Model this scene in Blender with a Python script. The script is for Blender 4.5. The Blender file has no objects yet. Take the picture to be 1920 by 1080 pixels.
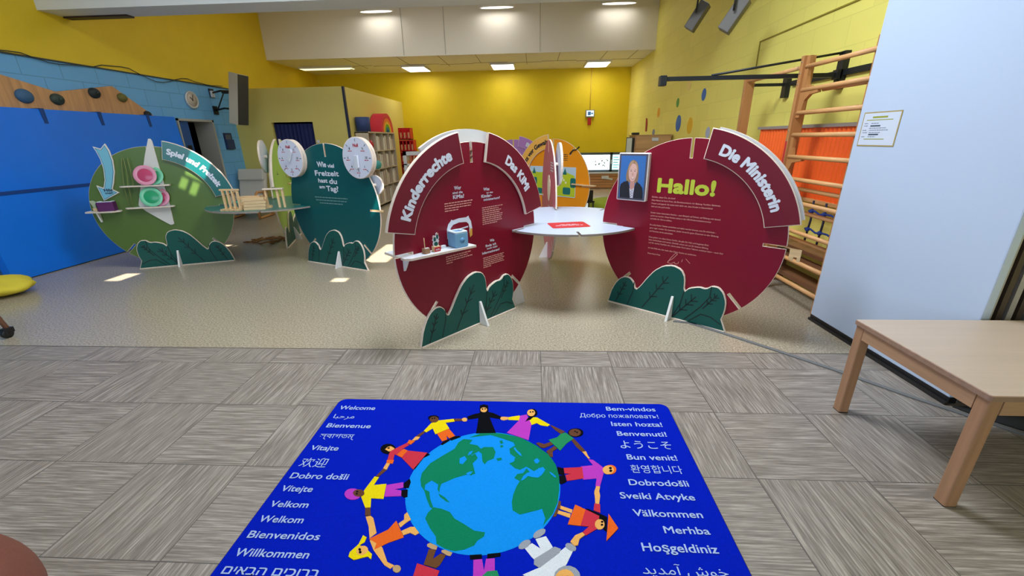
import bpy, bmesh, math, random
from mathutils import Matrix, Vector
random.seed(7)
PI=math.pi
S=bpy.context.scene
COLL=S.collection

# ---------------------------------------------------------------- camera
cam_d=bpy.data.cameras.new('camera'); cam=bpy.data.objects.new('camera',cam_d); COLL.objects.link(cam)
cam_d.sensor_width=36; cam_d.lens=36*775.97/1920; cam_d.clip_start=.02
pitch,yaw,roll=.34629,.05576,-.01701
fw=Vector((-math.sin(yaw)*math.cos(pitch),math.cos(yaw)*math.cos(pitch),-math.sin(pitch)))
rt=Vector((math.cos(yaw),math.sin(yaw),0)); up=rt.cross(fw)
r2=rt*math.cos(roll)+up*math.sin(roll); u2=-rt*math.sin(roll)+up*math.cos(roll)
m=Matrix((r2,u2,-fw)).transposed().to_4x4(); m.translation=(0,0,1.522); cam.matrix_world=m
S.camera=cam

# ---------------------------------------------------------------- world, sun, big lights, exposure
S.view_settings.view_transform='Standard'; S.view_settings.look='None'; S.view_settings.gamma=1
S.view_settings.use_curve_mapping=False; S.view_settings.exposure=0.15
S.cycles.use_denoising=True
S.cycles.max_bounces=7; S.cycles.diffuse_bounces=4; S.cycles.sample_clamp_indirect=6
W=bpy.data.worlds.new('sky'); S.world=W; W.use_nodes=True
bg=W.node_tree.nodes['Background']; bg.inputs[0].default_value=(.62,.78,1,1); bg.inputs[1].default_value=1.0

def light(name,kind,loc,energy,col=(1,1,1),size=1,size_y=None,aim=None,**k):
    d=bpy.data.lights.new(name,kind); d.energy=energy; d.color=col
    if kind=='AREA':
        d.size=size
        if size_y: d.shape='RECTANGLE'; d.size_y=size_y
    for a,b in k.items(): setattr(d,a,b)
    o=bpy.data.objects.new(name,d); COLL.objects.link(o); o.location=loc
    if aim: o.rotation_euler=(Vector(aim)-Vector(loc)).to_track_quat('-Z','Y').to_euler()
    return o
SUN=Vector((-.42,.48,-.79)).normalized()
sun=light('sun','SUN',(0,-6,12),14,(1,.93,.8),angle=.009); sun.rotation_euler=SUN.to_track_quat('-Z','Y').to_euler()
# daylight through the roof light over the open hall and the windows behind the camera, plus two added fills
light('roof_light_daylight','AREA',(.1,3.35,3.98),165,(.84,.92,1),1.5,1.1,aim=(.1,3.4,0))
light('left_fill_light','AREA',(-3.9,3.7,3.98),60,(.88,.94,1),1.4,1.6,aim=(-4.1,4.2,0))  # added fill to brighten the left zone; the ceiling has no opening here
light('window_daylight','AREA',(-2.0,-3.35,2.0),80,(.70,.84,1),5.5,1.9,aim=(-.5,4,1.0))
light('upper_hall_fill','AREA',(-2.4,8.6,4.5),42,(1,.98,.93),4.5,2.2,aim=(-2.4,8.6,0))  # added ambient fill under the closed upper ceiling

# ---------------------------------------------------------------- materials
def lin(c):
    f=lambda v: v/12.92 if v<=.04045 else ((v+.055)/1.055)**2.4
    return tuple(f(x/255) for x in c)+(1,)
MATS={}
def mat(name,c,rough=.55,metal=0,var=0,vscale=8,bump=0,bscale=60,emit=0,spec=.5,trans=0,alpha=1):
    if name in MATS: return MATS[name]
    m=bpy.data.materials.new(name); m.use_nodes=True; nt=m.node_tree; b=nt.nodes['Principled BSDF']
    b.inputs['Base Color'].default_value=lin(c); b.inputs['Roughness'].default_value=rough; b.inputs['Metallic'].default_value=metal
    b.inputs['Specular IOR Level'].default_value=spec
    if trans: b.inputs['Transmission Weight'].default_value=trans
    if alpha<1: b.inputs['Alpha'].default_value=alpha
    if emit: b.inputs['Emission Color'].default_value=lin(c); b.inputs['Emission Strength'].default_value=emit
    if var or bump:
        tc=nt.nodes.new('ShaderNodeTexCoord')
    if var:
        n=nt.nodes.new('ShaderNodeTexNoise'); n.inputs['Scale'].default_value=vscale; n.inputs['Detail'].default_value=4
        nt.links.new(tc.outputs['Object'],n.inputs['Vector'])
        mx=nt.nodes.new('ShaderNodeMix'); mx.data_type='RGBA'
        a=lin([max(0,x*(1-var)) for x in c]); d=lin([min(255,x*(1+var)) for x in c])
        mx.inputs[6].default_value=a; mx.inputs[7].default_value=d
        nt.links.new(n.outputs['Fac'],mx.inputs[0]); nt.links.new(mx.outputs[2],b.inputs['Base Color'])
    if bump:
        n2=nt.nodes.new('ShaderNodeTexNoise'); n2.inputs['Scale'].default_value=bscale; n2.inputs['Detail'].default_value=3
        nt.links.new(tc.outputs['Object'],n2.inputs['Vector'])
        bp=nt.nodes.new('ShaderNodeBump'); bp.inputs['Strength'].default_value=bump; bp.inputs['Distance'].default_value=.01
        nt.links.new(n2.outputs['Fac'],bp.inputs['Height']); nt.links.new(bp.outputs[0],b.inputs['Normal'])
    MATS[name]=m; return m
def wood(name,c,axis=2,scale=14,var=.14,rough=.5):
    if name in MATS: return MATS[name]
    m=mat(name,c,rough); nt=m.node_tree; b=nt.nodes['Principled BSDF']
    tc=nt.nodes.new('ShaderNodeTexCoord'); mp=nt.nodes.new('ShaderNodeMapping'); s=[scale*4]*3; s[axis]=scale*.25
    mp.inputs['Scale'].default_value=s; n=nt.nodes.new('ShaderNodeTexNoise'); n.inputs['Scale'].default_value=1; n.inputs['Detail'].default_value=5
    nt.links.new(tc.outputs['Object'],mp.inputs[0]); nt.links.new(mp.outputs[0],n.inputs['Vector'])
    mx=nt.nodes.new('ShaderNodeMix'); mx.data_type='RGBA'
    mx.inputs[6].default_value=lin([x*(1-var) for x in c]); mx.inputs[7].default_value=lin([min(255,x*(1+var)) for x in c])
    nt.links.new(n.outputs['Fac'],mx.inputs[0]); nt.links.new(mx.outputs[2],b.inputs['Base Color']); return m
def blocks(name,c,axes,zoff=0,uoff=0,dark=.82,strength=.5):
    # painted concrete block wall: courses .25 m high, blocks .5 m long
    m=mat(name,c,.62); nt=m.node_tree; b=nt.nodes['Principled BSDF']
    tc=nt.nodes.new('ShaderNodeTexCoord'); sp=nt.nodes.new('ShaderNodeSeparateXYZ'); cb=nt.nodes.new('ShaderNodeCombineXYZ')
    nt.links.new(tc.outputs['Object'],sp.inputs[0]); nt.links.new(sp.outputs[axes[0]],cb.inputs[0]); nt.links.new(sp.outputs[axes[1]],cb.inputs[1])
    mp=nt.nodes.new('ShaderNodeMapping'); mp.inputs['Location'].default_value=(uoff,zoff,0); nt.links.new(cb.outputs[0],mp.inputs[0])
    br=nt.nodes.new('ShaderNodeTexBrick'); br.inputs['Scale'].default_value=1; br.inputs['Brick Width'].default_value=.5; br.inputs['Row Height'].default_value=.25
    br.inputs['Mortar Size'].default_value=.006; br.inputs['Mortar Smooth'].default_value=.4
    br.inputs['Color1'].default_value=lin(c); br.inputs['Color2'].default_value=lin([x*.975 for x in c]); br.inputs['Mortar'].default_value=lin([x*dark for x in c])
    nt.links.new(mp.outputs[0],br.inputs['Vector'])
    nt.links.new(br.outputs['Color'],b.inputs['Base Color'])
    n2=nt.nodes.new('ShaderNodeTexNoise'); n2.inputs['Scale'].default_value=25; nt.links.new(tc.outputs['Object'],n2.inputs['Vector'])
    mth=nt.nodes.new('ShaderNodeMath'); mth.operation='MULTIPLY_ADD'; mth.inputs[1].default_value=-1; nt.links.new(br.outputs['Fac'],mth.inputs[0])
    ms=nt.nodes.new('ShaderNodeMath'); ms.operation='MULTIPLY'; ms.inputs[1].default_value=.12; nt.links.new(n2.outputs['Fac'],ms.inputs[0]); nt.links.new(ms.outputs[0],mth.inputs[2])
    bp=nt.nodes.new('ShaderNodeBump'); bp.inputs['Strength'].default_value=strength; bp.inputs['Distance'].default_value=.012
    nt.links.new(mth.outputs[0],bp.inputs['Height']); nt.links.new(bp.outputs[0],b.inputs['Normal']); return m

# ---------------------------------------------------------------- mesh helpers
def rotz(a): return Matrix.Rotation(a,4,'Z')
def T(x,y,z): return Matrix.Translation((x,y,z))
class MB:
    def __init__(s): s.v=[]; s.f=[]; s.m=[]; s.s=[]
    def add(s,vs,fs,mi=0,M=None,smooth=False):
        o=len(s.v)
        for p in vs:
            p=Vector(p); s.v.append(M@p if M is not None else p)
        for f in fs: s.f.append([i+o for i in f]); s.m.append(mi if isinstance(mi,int) else 0); s.s.append(smooth)
        return s
    def box(s,x0,x1,y0,y1,z0,z1,mi=0,M=None,b=0):
        if b:
            p=rrect(x0,x1,y0,y1,b,2)
            return s.prism(p,z0,z1,mi,mi,M=M,bev=min(b*.6,(z1-z0)*.3),both=True)
        vs=[(x,y,z) for z in (z0,z1) for y in (y0,y1) for x in (x0,x1)]
        return s.add(vs,[(0,2,3,1),(4,5,7,6),(0,1,5,4),(2,6,7,3),(0,4,6,2),(1,3,7,5)],mi,M)
    def prism(s,poly,z0,z1,mi=0,me=1,M=None,bev=0,both=False):
        # poly counter-clockwise in xy, extruded z0..z1; front = z1; bev: rim of that width in the edge material
        if area(poly)<0: poly=poly[::-1]
        n=len(poly); rings=[]
        if both and bev: rings.append((inset(poly,bev),z0)); rings.append((poly,z0+bev))
        else: rings.append((poly,z0))
        if bev: rings.append((poly,z1-bev*.6)); rings.append((inset(poly,bev),z1))
        else: rings.append((poly,z1))
        vs=[]; 
        for p,z in rings: vs+=[(x,y,z) for x,y in p]
        s.add(vs,[],0,M); o=len(s.v)-len(vs)
        def face(f,mm): s.f.append([o+i for i in f]); s.m.append(mm); s.s.append(False)
        face(list(range(n))[::-1],mi)
        for k in range(len(rings)-1):
            for i in range(n):
                j=(i+1)%n; face([k*n+i,k*n+j,(k+1)*n+j,(k+1)*n+i],me)
        L=(len(rings)-1)*n; face([L+i for i in range(n)],mi); return s
    def lathe(s,prof,n=24,mi=0,M=None,smooth=True,caps=True):
        vs=[];fs=[]
        for r,z in prof:
            for i in range(n): a=2*PI*i/n; vs.append((r*math.cos(a),r*math.sin(a),z))
        for k in range(len(prof)-1):
            for i in range(n): j=(i+1)%n; fs.append((k*n+i,k*n+j,(k+1)*n+j,(k+1)*n+i))
        if caps:
            if prof[0][0]>1e-5: fs.append(tuple(range(n))[::-1])
            if prof[-1][0]>1e-5: fs.append(tuple((len(prof)-1)*n+i for i in range(n)))
        return s.add(vs,fs,mi,M,smooth)
    def cyl(s,a,b,r,n=12,mi=0,r2=None,M=None):
        a=Vector(a);b=Vector(b);d=b-a;L=d.length; q=d.to_track_quat('Z','Y').to_matrix().to_4x4(); q.translation=a
        if M is not None: q=M@q
        return s.lathe([(r,0),(r if r2 is None else r2,L)],n,mi,q)
    def tube(s,pts,r,n=8,mi=0,M=None,closed=False):
        pts=[Vector(p) for p in pts]; vs=[];fs=[];N=len(pts); prev=None
        for i,p in enumerate(pts):
            if closed: t=pts[(i+1)%N]-pts[i-1]
            else: t=pts[min(i+1,N-1)]-pts[max(i-1,0)]
            t.normalize(); u=prev if prev else (Vector((0,0,1)) if abs(t.z)<.9 else Vector((1,0,0)))
            u=(u-t*u.dot(t)).normalized(); prev=u; w=t.cross(u)
            for k in range(n): a=2*PI*k/n; vs.append(p+u*(r*math.cos(a))+w*(r*math.sin(a)))
        for i in range(N if closed else N-1):
            for k in range(n): l=(k+1)%n; j=(i+1)%N; fs.append((i*n+k,i*n+l,j*n+l,j*n+k))
        if not closed: fs+= [tuple(range(n))[::-1],tuple((N-1)*n+k for k in range(n))]
        return s.add(vs,fs,mi,M,True)
    def sphere(s,c,r,n=16,mi=0,sc=(1,1,1),M=None):
        prof=[(math.sin(PI*k/n)*1.0,-math.cos(PI*k/n)) for k in range(n+1)]; prof[0]=(0,-1);prof[-1]=(0,1)
        q=T(*c)@Matrix.Diagonal((r*sc[0],r*sc[1],r*sc[2],1))
        if M is not None: q=M@q
        return s.lathe(prof,n+4,mi,q)
    def build(s,name,mats,parent=None,M=None,loc=None,rz=None):
        me=bpy.data.meshes.new(name); me.from_pydata([tuple(p) for p in s.v],[],s.f)
        ms=mats if isinstance(mats,(list,tuple)) else [mats]
        for mm in ms: me.materials.append(mm)
        me.polygons.foreach_set('material_index',[min(k,len(ms)-1) for k in s.m]); me.polygons.foreach_set('use_smooth',s.s)
        bm=bmesh.new(); bm.from_mesh(me)
        bmesh.ops.remove_doubles(bm,verts=bm.verts,dist=1e-6) if len(s.v)<60000 else None
        bmesh.ops.recalc_face_normals(bm,faces=bm.faces); bm.to_mesh(me); bm.free()
        me.update()
        o=bpy.data.objects.new(name,me); COLL.objects.link(o)
        if parent: o.parent=parent
        if loc: o.location=loc
        if rz is not None: o.rotation_euler=(0,0,rz)
        return o
def area(p): return .5*sum(p[i][0]*p[(i+1)%len(p)][1]-p[(i+1)%len(p)][0]*p[i][1] for i in range(len(p)))
def inset(p,d):
    r=[];n=len(p)
    for i in range(n):
        a=Vector(p[i-1]);b=Vector(p[i]);c=Vector(p[(i+1)%n])
        e1=(b-a).normalized();e2=(c-b).normalized(); n1=Vector((-e1.y,e1.x));n2=Vector((-e2.y,e2.x)); k=n1+n2
        if k.length<1e-4: k=n1
        k.normalize(); co=max(.35,k.dot(n1)); r.append(tuple(b+k*(d/co)))
    return r
def arcp(cx,cy,r,a0,a1,n): return [(cx+r*math.cos(math.radians(a0+(a1-a0)*i/n)),cy+r*math.sin(math.radians(a0+(a1-a0)*i/n))) for i in range(n+1)]
def circ(cx,cy,r,n=32,ry=None): return [(cx+r*math.cos(2*PI*i/n),cy+(ry or r)*math.sin(2*PI*i/n)) for i in range(n)]
def rrect(x0,x1,y0,y1,r,n=4):
    return arcp(x1-r,y0+r,r,-90,0,n)+arcp(x1-r,y1-r,r,0,90,n)+arcp(x0+r,y1-r,r,90,180,n)+arcp(x0+r,y0+r,r,180,270,n)
def smooth(p,it=2):
    for _ in range(it):
        q=[]
        for i in range(len(p)):
            a=p[i];b=p[(i+1)%len(p)]; q+=[(a[0]*.75+b[0]*.25,a[1]*.75+b[1]*.25),(a[0]*.25+b[0]*.75,a[1]*.25+b[1]*.75)]
        p=q
    return p
XZ=Matrix(((1,0,0,0),(0,0,-1,0),(0,1,0,0),(0,0,0,1)))   # poly (x,y)->(x,z), extrusion towards -y (the viewer's side of a panel)
def thing(name,label,cat,loc=(0,0,0),rz=0,group=None):
    o=bpy.data.objects.new(name,None); o.empty_display_size=.1; COLL.objects.link(o); o.location=loc; o.rotation_euler=(0,0,rz)
    return tag(o,label,cat,group)
def tag(o,label,cat,group=None,kind=None):
    o['label']=label; o['category']=cat
    if group: o['group']=group
    if kind: o['kind']=kind
    return o
def struct(o): o['kind']='structure'; return o
def dup(o,loc=None,rz=None,label=None):
    r=o.copy(); COLL.objects.link(r)
    if loc is not None: r.location=loc
    if rz is not None: r.rotation_euler=(0,0,rz)
    if label: r['label']=label
    for ch in list(o.children):
        c=ch.copy(); COLL.objects.link(c); c.parent=r
        for g in list(ch.children):
            d=g.copy(); COLL.objects.link(d); d.parent=c
    return r
_tc={}
def text(mb,body,x,y,h,w=None,align='L',bold=.02,M=None,mi=0,arc=None,depth=.0012,italic=0,spacing=1.0):
    """lettering as mesh: baseline start (x,y), cap height h, optional width w; arc=(cx,cy,r,angle of the middle) bends it"""
    key=(body,bold,italic,spacing)
    if key not in _tc:
        cu=bpy.data.curves.new('lettering','FONT'); cu.body=body; cu.size=1; cu.offset=0; cu.resolution_u=3; cu.shear=italic; cu.space_character=spacing
        ob=bpy.data.objects.new('lettering',cu); COLL.objects.link(ob)
        dg=bpy.context.evaluated_depsgraph_get(); me=bpy.data.meshes.new_from_object(ob.evaluated_get(dg))
        _tc[key]=([tuple(v.co) for v in me.vertices],[tuple(p.vertices) for p in me.polygons])
        bpy.data.objects.remove(ob); bpy.data.curves.remove(cu); bpy.data.meshes.remove(me)
    vs,fs=_tc[key]
    if not vs: return
    x0=min(v[0] for v in vs);x1=max(v[0] for v in vs)
    sy=h/.73; sx=sy if w is None else w/(x1-x0); W_=(x1-x0)*sx
    off={'L':0,'C':-W_/2,'R':-W_}[align]
    out=[]; nv=len(vs); sh=[(0,0)]
    if bold>0:
        r_=bold*1.05*min(sx,sy); kk=8 if bold>=.03 else 4
        sh=[(r_*math.cos(2*PI*(i+.5)/kk),r_*math.sin(2*PI*(i+.5)/kk)) for i in range(kk)]
    for k_,(dx,dy),v in [(k_,s_,v) for k_,s_ in enumerate(sh) for v in vs]:
        px=(v[0]-x0)*sx+off+dx; py=v[1]*sy+dy
        if arc:
            cx,cy,r,am=arc; a=math.radians(am)-px/r; rr=r+py; out.append((cx+rr*math.cos(a),cy+rr*math.sin(a),depth+k_*.00016))
        else: out.append((x+px,y+py,depth+k_*.00016))
    mb.add(out,[tuple(i+k*nv for i in f) for k in range(len(sh)) for f in fs],mi,M)
    return W_
def dashes(mb,x0,y,w,h,M,n=None,mi=0,seed=0):
    """a line of print too small to read: word-long strokes"""
    rr=random.Random(seed+int(y*1000)); x=x0
    while x<x0+w-.004:
        l=min(rr.uniform(.012,.04)*h/.008,x0+w-x); mb.add([(x,y,.0012),(x+l,y,.0012),(x+l,y+h,.0012),(x,y+h,.0012)],[(0,1,2,3)],mi,M); x+=l+h*.7

# palette
M_edge=mat('birch_edge',(226,208,192),.6,var=.05,vscale=30)
M_white=mat('white_laminate',(214,218,228),.35); M_whitem=mat('white_board',(226,226,228),.5)
M_red=mat('crimson_laminate',(128,8,36),.34,spec=.4); M_redsign=mat('wine_laminate',(114,16,38),.34,spec=.4)
M_bush=mat('deep_green_laminate',(18,86,80),.45,spec=.35); M_vein=mat('dark_green_print',(2,32,34),.6)
M_olive=mat('olive_laminate',(84,112,50),.3,spec=.5); M_teal=mat('petrol_laminate',(0,84,86),.34,spec=.4); M_tealsign=mat('petrol_sign',(0,104,104),.22,spec=.6)
M_lime=mat('lime_laminate',(164,206,92),.4); M_orange=mat('orange_laminate',(240,150,14),.4); M_apricot=mat('apricot_laminate',(244,182,84),.4)
M_pink=mat('rose_laminate',(196,84,104),.35); M_purple=mat('lilac_laminate',(178,122,196),.4)
M_text=mat('pale_print',(222,226,240),.5); M_limetext=mat('lime_print',(190,202,60),.5); M_blush=mat('blush_print',(226,160,150),.5)
M_black=mat('black_paint',(20,20,24),.4); M_dark=mat('dark_print',(40,36,40),.6); M_redprint=mat('red_print',(190,30,40),.5)
M_beech=wood('beech_wood',(206,150,92),2); M_beechy=wood('beech_wood_along_y',(214,160,104),1); M_beechx=wood('beech_wood_along_x',(206,152,98),0)
M_pine=wood('raw_pine',(226,190,142),0,20)
M_steel=mat('brushed_steel',(150,150,152),.35,.8); M_bsteel=mat('black_steel',(34,36,38),.45,.3)

# ---------------------------------------------------------------- the room
def floor_tiles():
    m=mat('striated_vinyl_tiles',(150,142,136),.42); nt=m.node_tree; L=nt.links; b=nt.nodes['Principled BSDF']
    def N(t,**k):
        n=nt.nodes.new(t)
        for a,v in k.items(): setattr(n,a,v)
        return n
    def mth(op,a,bv=None):
        n=N('ShaderNodeMath',operation=op)
        for i,x in enumerate((a,bv)):
            if x is None: continue
            if isinstance(x,(int,float)): n.inputs[i].default_value=x
            else: L.new(x,n.inputs[i])
        return n.outputs[0]
    tc=N('ShaderNodeTexCoord'); sp=N('ShaderNodeSeparateXYZ'); L.new(tc.outputs['Object'],sp.inputs[0])
    u=mth('DIVIDE',mth('SUBTRACT',sp.outputs[0],-2.4478),.5); v=mth('DIVIDE',mth('SUBTRACT',2.5795,sp.outputs[1]),.5)
    iu=mth('FLOOR',u); iv=mth('FLOOR',v); par=mth('ABSOLUTE',mth('MODULO',mth('ADD',iu,iv),2))
    # along-x grain and along-y grain, each tile with its own offset
    def grain(sx,sy):
        cb=N('ShaderNodeCombineXYZ'); L.new(mth('MULTIPLY',sp.outputs[0],sx),cb.inputs[0]); L.new(mth('MULTIPLY',sp.outputs[1],sy),cb.inputs[1])
        L.new(mth('ADD',mth('MULTIPLY',iu,7.3),mth('MULTIPLY',iv,3.1)),cb.inputs[2])
        n=N('ShaderNodeTexNoise'); n.inputs['Scale'].default_value=1; n.inputs['Detail'].default_value=4; n.inputs['Roughness'].default_value=.65; L.new(cb.outputs[0],n.inputs['Vector']); return n.outputs['Fac']
    gx=grain(5,135); gy=grain(135,5)
    mix=N('ShaderNodeMix'); L.new(par,mix.inputs[0]); L.new(gx,mix.inputs[2]); L.new(gy,mix.inputs[3])
    cr=N('ShaderNodeValToRGB'); cr.color_ramp.elements[0].position=.33; cr.color_ramp.elements[0].color=lin((110,101,93)); cr.color_ramp.elements[1].position=.68; cr.color_ramp.elements[1].color=lin((182,172,162))
    e=cr.color_ramp.elements.new(.5); e.color=lin((140,130,121)); L.new(mix.outputs[0],cr.inputs[0])
    fu=mth('FRACT',u); fv=mth('FRACT',v)
    def edge(f): return mth('MINIMUM',f,mth('SUBTRACT',1,f))
    seam=mth('LESS_THAN',mth('MINIMUM',edge(fu),edge(fv)),.0045)
    mx=N('ShaderNodeMix',data_type='RGBA'); L.new(seam,mx.inputs[0]); L.new(cr.outputs[0],mx.inputs[6]); mx.inputs[7].default_value=lin((84,78,74)); L.new(mx.outputs[2],b.inputs['Base Color'])
    bp=N('ShaderNodeBump'); bp.inputs['Strength'].default_value=.12; bp.inputs['Distance'].default_value=.004; L.new(mix.outputs[0],bp.inputs['Height']); L.new(bp.outputs[0],b.inputs['Normal'])
    return m
def lino():
    m=mat('mottled_linoleum',(176,164,142),.24); nt=m.node_tree; L=nt.links; b=nt.nodes['Principled BSDF']
    tc=nt.nodes.new('ShaderNodeTexCoord'); n=nt.nodes.new('ShaderNodeTexNoise'); n.inputs['Scale'].default_value=75; n.inputs['Detail'].default_value=3; n.inputs['Roughness'].default_value=.7; L.new(tc.outputs['Object'],n.inputs['Vector'])
    cr=nt.nodes.new('ShaderNodeValToRGB'); cr.color_ramp.elements[0].position=.32; cr.color_ramp.elements[0].color=lin((132,119,101)); cr.color_ramp.elements[1].position=.66; cr.color_ramp.elements[1].color=lin((198,185,162))
    L.new(n.outputs['Fac'],cr.inputs[0]); L.new(cr.outputs[0],b.inputs['Base Color']); return m
XL,XR,YB,YN=-6.5,2.8,13.5,-3.5
SEAM=2.805
struct(MB().box(XL-.3,XR+.3,YN-.3,SEAM,-.1,0).build('floor',floor_tiles()))
struct(MB().box(XL-2,XR+.3,SEAM,YB+.3,-.1,0).build('floor_linoleum',lino()))
struct(MB().box(XL,XR,SEAM-.004,SEAM+.004,-.01,.0012).build('trim_1',mat('seam_strip',(96,88,80),.5)))
M_yel=mat('yellow_paint',(232,200,40),.6,var=.03,vscale=3,bump=.15,bscale=120); M_yelb=blocks('yellow_block_paint',(244,232,120),('Y','Z'),0,.1,.95,.14)
M_back=mat('deep_yellow_paint',(232,204,14),.6,var=.03,vscale=3,bump=.15,bscale=120)
M_blueb=blocks('blue_block_paint',(112,180,236),('Y','Z'),.11,.2,.84,.3); M_cream=mat('pale_yellow_paint',(216,200,112),.6,bump=.15,bscale=120)
M_ceil=mat('ceiling_white',(240,236,228),.7,var=.02); M_beam=mat('beam_white',(226,230,232),.6)
M_void=mat('dim_passage',(70,66,62),.8); M_reveal=mat('grey_reveal',(150,146,138),.6)  # the passage's lack of light is put into its dark wall colour
# left wall: blue blocks to 2.62 m with a door opening, yellow plaster above
b=MB(); x0=XL-.35
b.box(x0,XL,YN,7.8,0,2.62); b.box(x0,XL,8.69,YB,0,2.62); b.box(x0,XL,7.8,8.69,1.945,2.62); struct(b.build('wall_left',M_blueb))
struct(MB().box(x0,XL+.012,YN,YB,2.62,5.0).build('wall_left_upper',M_yel))
struct(MB().box(XL-.02,XL+.02,YN,9.4,2.605,2.622).build('trim_2',mat('dark_edge_line',(60,66,66),.6)))  # dark line where blue blocks meet yellow plaster
b=MB(); b.box(XL-.36,XL+.03,8.66,8.7,0,1.97).box(XL-.36,XL+.03,7.79,7.82,0,1.97).box(XL-.36,XL+.03,7.79,8.7,1.93,1.97); 
door=struct(b.build('door_1',mat('grey_door_frame',(176,174,168),.5)))
lf=MB(); lf.box(XL-.06,XL-.02,7.83,8.08,0,1.93); leaf=lf.build('door_leaf',mat('blue_door_paint',(38,82,150),.5),door)
MB().box(XL-.02,XL-.015,7.93,8.03,1.42,1.5).build('door_plate',M_black,door)
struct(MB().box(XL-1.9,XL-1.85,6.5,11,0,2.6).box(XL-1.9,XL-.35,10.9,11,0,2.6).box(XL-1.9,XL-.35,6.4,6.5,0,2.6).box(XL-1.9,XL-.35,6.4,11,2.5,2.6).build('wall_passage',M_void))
# back wall with the strip window
wx0,wx1,wz0,wz1=1.05,2.79,.50,1.08
b=MB(); b.box(XL,wx0,YB,YB+.25,0,3.6).box(wx1,XR+.3,YB,YB+.25,0,3.6).box(wx0,wx1,YB,YB+.25,0,wz0).box(wx0,wx1,YB,YB+.25,wz1,3.6); struct(b.build('wall_back',M_back))
M_wframe=mat('slate_window_frame',(84,96,106),.45)
win=MB(); t=.05
win.box(wx0,wx1,YB-.03,YB+.05,wz1-.07,wz1).box(wx0,wx1,YB-.03,YB+.05,wz0,wz0+.06)
for x in (wx0,2.34,wx1-.08): win.box(x,x+.075,YB-.03,YB+.05,wz0,wz1)
win=struct(win.build('window_1',M_wframe)); 
M_glass=mat('bright_pane',(226,246,250),.1,emit=3)
MB().box(wx0+.07,2.345,YB+.02,YB+.03,wz0+.07,wz1-.05).build('pane',M_glass,win); MB().box(2.41,wx1-.07,YB+.02,YB+.03,wz0+.07,wz1-.05).build('pane',mat('turquoise_pane',(170,236,244),.1,emit=2),win)
MB().box(2.37,2.39,YB-.07,YB-.03,.74,.86).build('window_handle',M_white,win)
sk=MB(); rr=random.Random(3)
for i in range(40):
    cx,cz=rr.gauss(2.05,.12),rr.gauss(.78,.09)
    if 1.6<cx<2.3 and .6<cz<1: sk.prism(circ(cx,cz,.012+.012*rr.random(),6),0,.002,M=T(0,YB+.018,0)@XZ)
sk.build('pane_sticker',mat('grey_sticker',(150,180,176),.6),win)
sk=MB()
for i in range(5):
    z=.62+i*.075; sk.prism(rrect(2.45,2.45+.15+.08*(i%2),z,z+.02,.008,2),0,.002,M=T(0,YB+.018,0)@XZ)
sk.build('pane_sticker',mat('teal_sticker',(40,150,160),.6),win)
struct(MB().box(wx0-.05,wx1+.05,YB-.12,YB,.455,.5).build('trim_3',M_white))
w=MB()
for i in range(5): w.box(.3,XR,YB-.07,YB-.02,.03+i*.085,.03+i*.085+.075)
w.box(.3,XR,YB-.02,YB-.001,0,.45); struct(w.build('trim_4',wood('radiator_cladding',(196,140,92),0,6)))
# right wall
struct(MB().box(XR,XR+.3,YN,YB,0,5.0).build('wall_right',M_yelb))
struct(MB().box(XR-.012,XR,2.9,6.0,2.595,2.607).box(XR-.012,XR,5.995,6.005,2.3,2.607).build('trim_5',mat('olive_groove',(150,134,40),.7)))
# near wall with windows (behind the camera)
b=MB(); b.box(XL,XR,YN-.2,YN,0,1.0).box(XL,XR,YN-.2,YN,3.0,4.1).box(XL,-5.2,YN-.2,YN,1,3).box(.8,XR,YN-.2,YN,1,3).box(-2.3,-2.1,YN-.2,YN,1,3); struct(b.build('wall_near',M_white))
# ceilings: near hall with roof light, beam, upper ceiling, bulkhead, low back ceiling
rl=(-1.6,1.8,2.2,4.5)
patches=[(-2.12,5.70,0,.34,1.0),(-5.03,4.57,0,.20,.30),(-2.26,4.51,0,.18,.22),(-4.245,5.297,1.26,.26,.30),(-4.47,5.21,1.03,.09,.11),(-4.375,5.246,.96,.09,.13),(-4.45,6.1,0,.5,.12)]  # sunlit spots; unseen holes are cut overhead to let the sun reach them
def slab_holes(x0,x1,y0,y1,z0,z1,hs):
    c=MB(); xs=sorted({x0,x1}|{min(max(v,x0),x1) for h in hs for v in h[:2]}); ys=sorted({y0,y1}|{min(max(v,y0),y1) for h in hs for v in h[2:]})
    for i in range(len(xs)-1):
        for j in range(len(ys)-1):
            mx,my=(xs[i]+xs[i+1])/2,(ys[j]+ys[j+1])/2
            if not any(h[0]<mx<h[1] and h[2]<my<h[3] for h in hs): c.box(xs[i],xs[i+1],ys[j],ys[j+1],z0,z1)
    return c
def at_z(p,zc): x,y,z,w,d=p; X=x-SUN.x*(zc-z)/-SUN.z; Y=y-SUN.y*(zc-z)/-SUN.z; return (X-w/2,X+w/2,Y-d/2,Y+d/2)
c=slab_holes(XL,XR,YN,6.0,4.0,4.02,[rl]+[at_z(p,4.0) for p in patches[1:]])
struct(c.build('ceiling',M_ceil))
gz=slab_holes(rl[0]-.1,rl[1]+.1,rl[2]-.1,rl[3]+.1,4.35,4.37,[at_z(patches[0],4.35)])  # unseen opaque cover stops the sun, except at one hole for a sunlit spot
gz.box(rl[0]-.1,rl[0],rl[2]-.1,rl[3]+.1,4.02,4.35).box(rl[1],rl[1]+.1,rl[2]-.1,rl[3]+.1,4.02,4.35).box(rl[0],rl[1],rl[2]-.1,rl[2],4.02,4.35).box(rl[0],rl[1],rl[3],rl[3]+.1,4.02,4.35)
struct(gz.build('ceiling_roof_light',mat('opaque_cover',(235,240,245),.5)))
b=MB(); b.box(XL,XR,6.0,6.42,3.2,4.6); beam=struct(b.build('ceiling_beam',M_beam))
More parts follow.
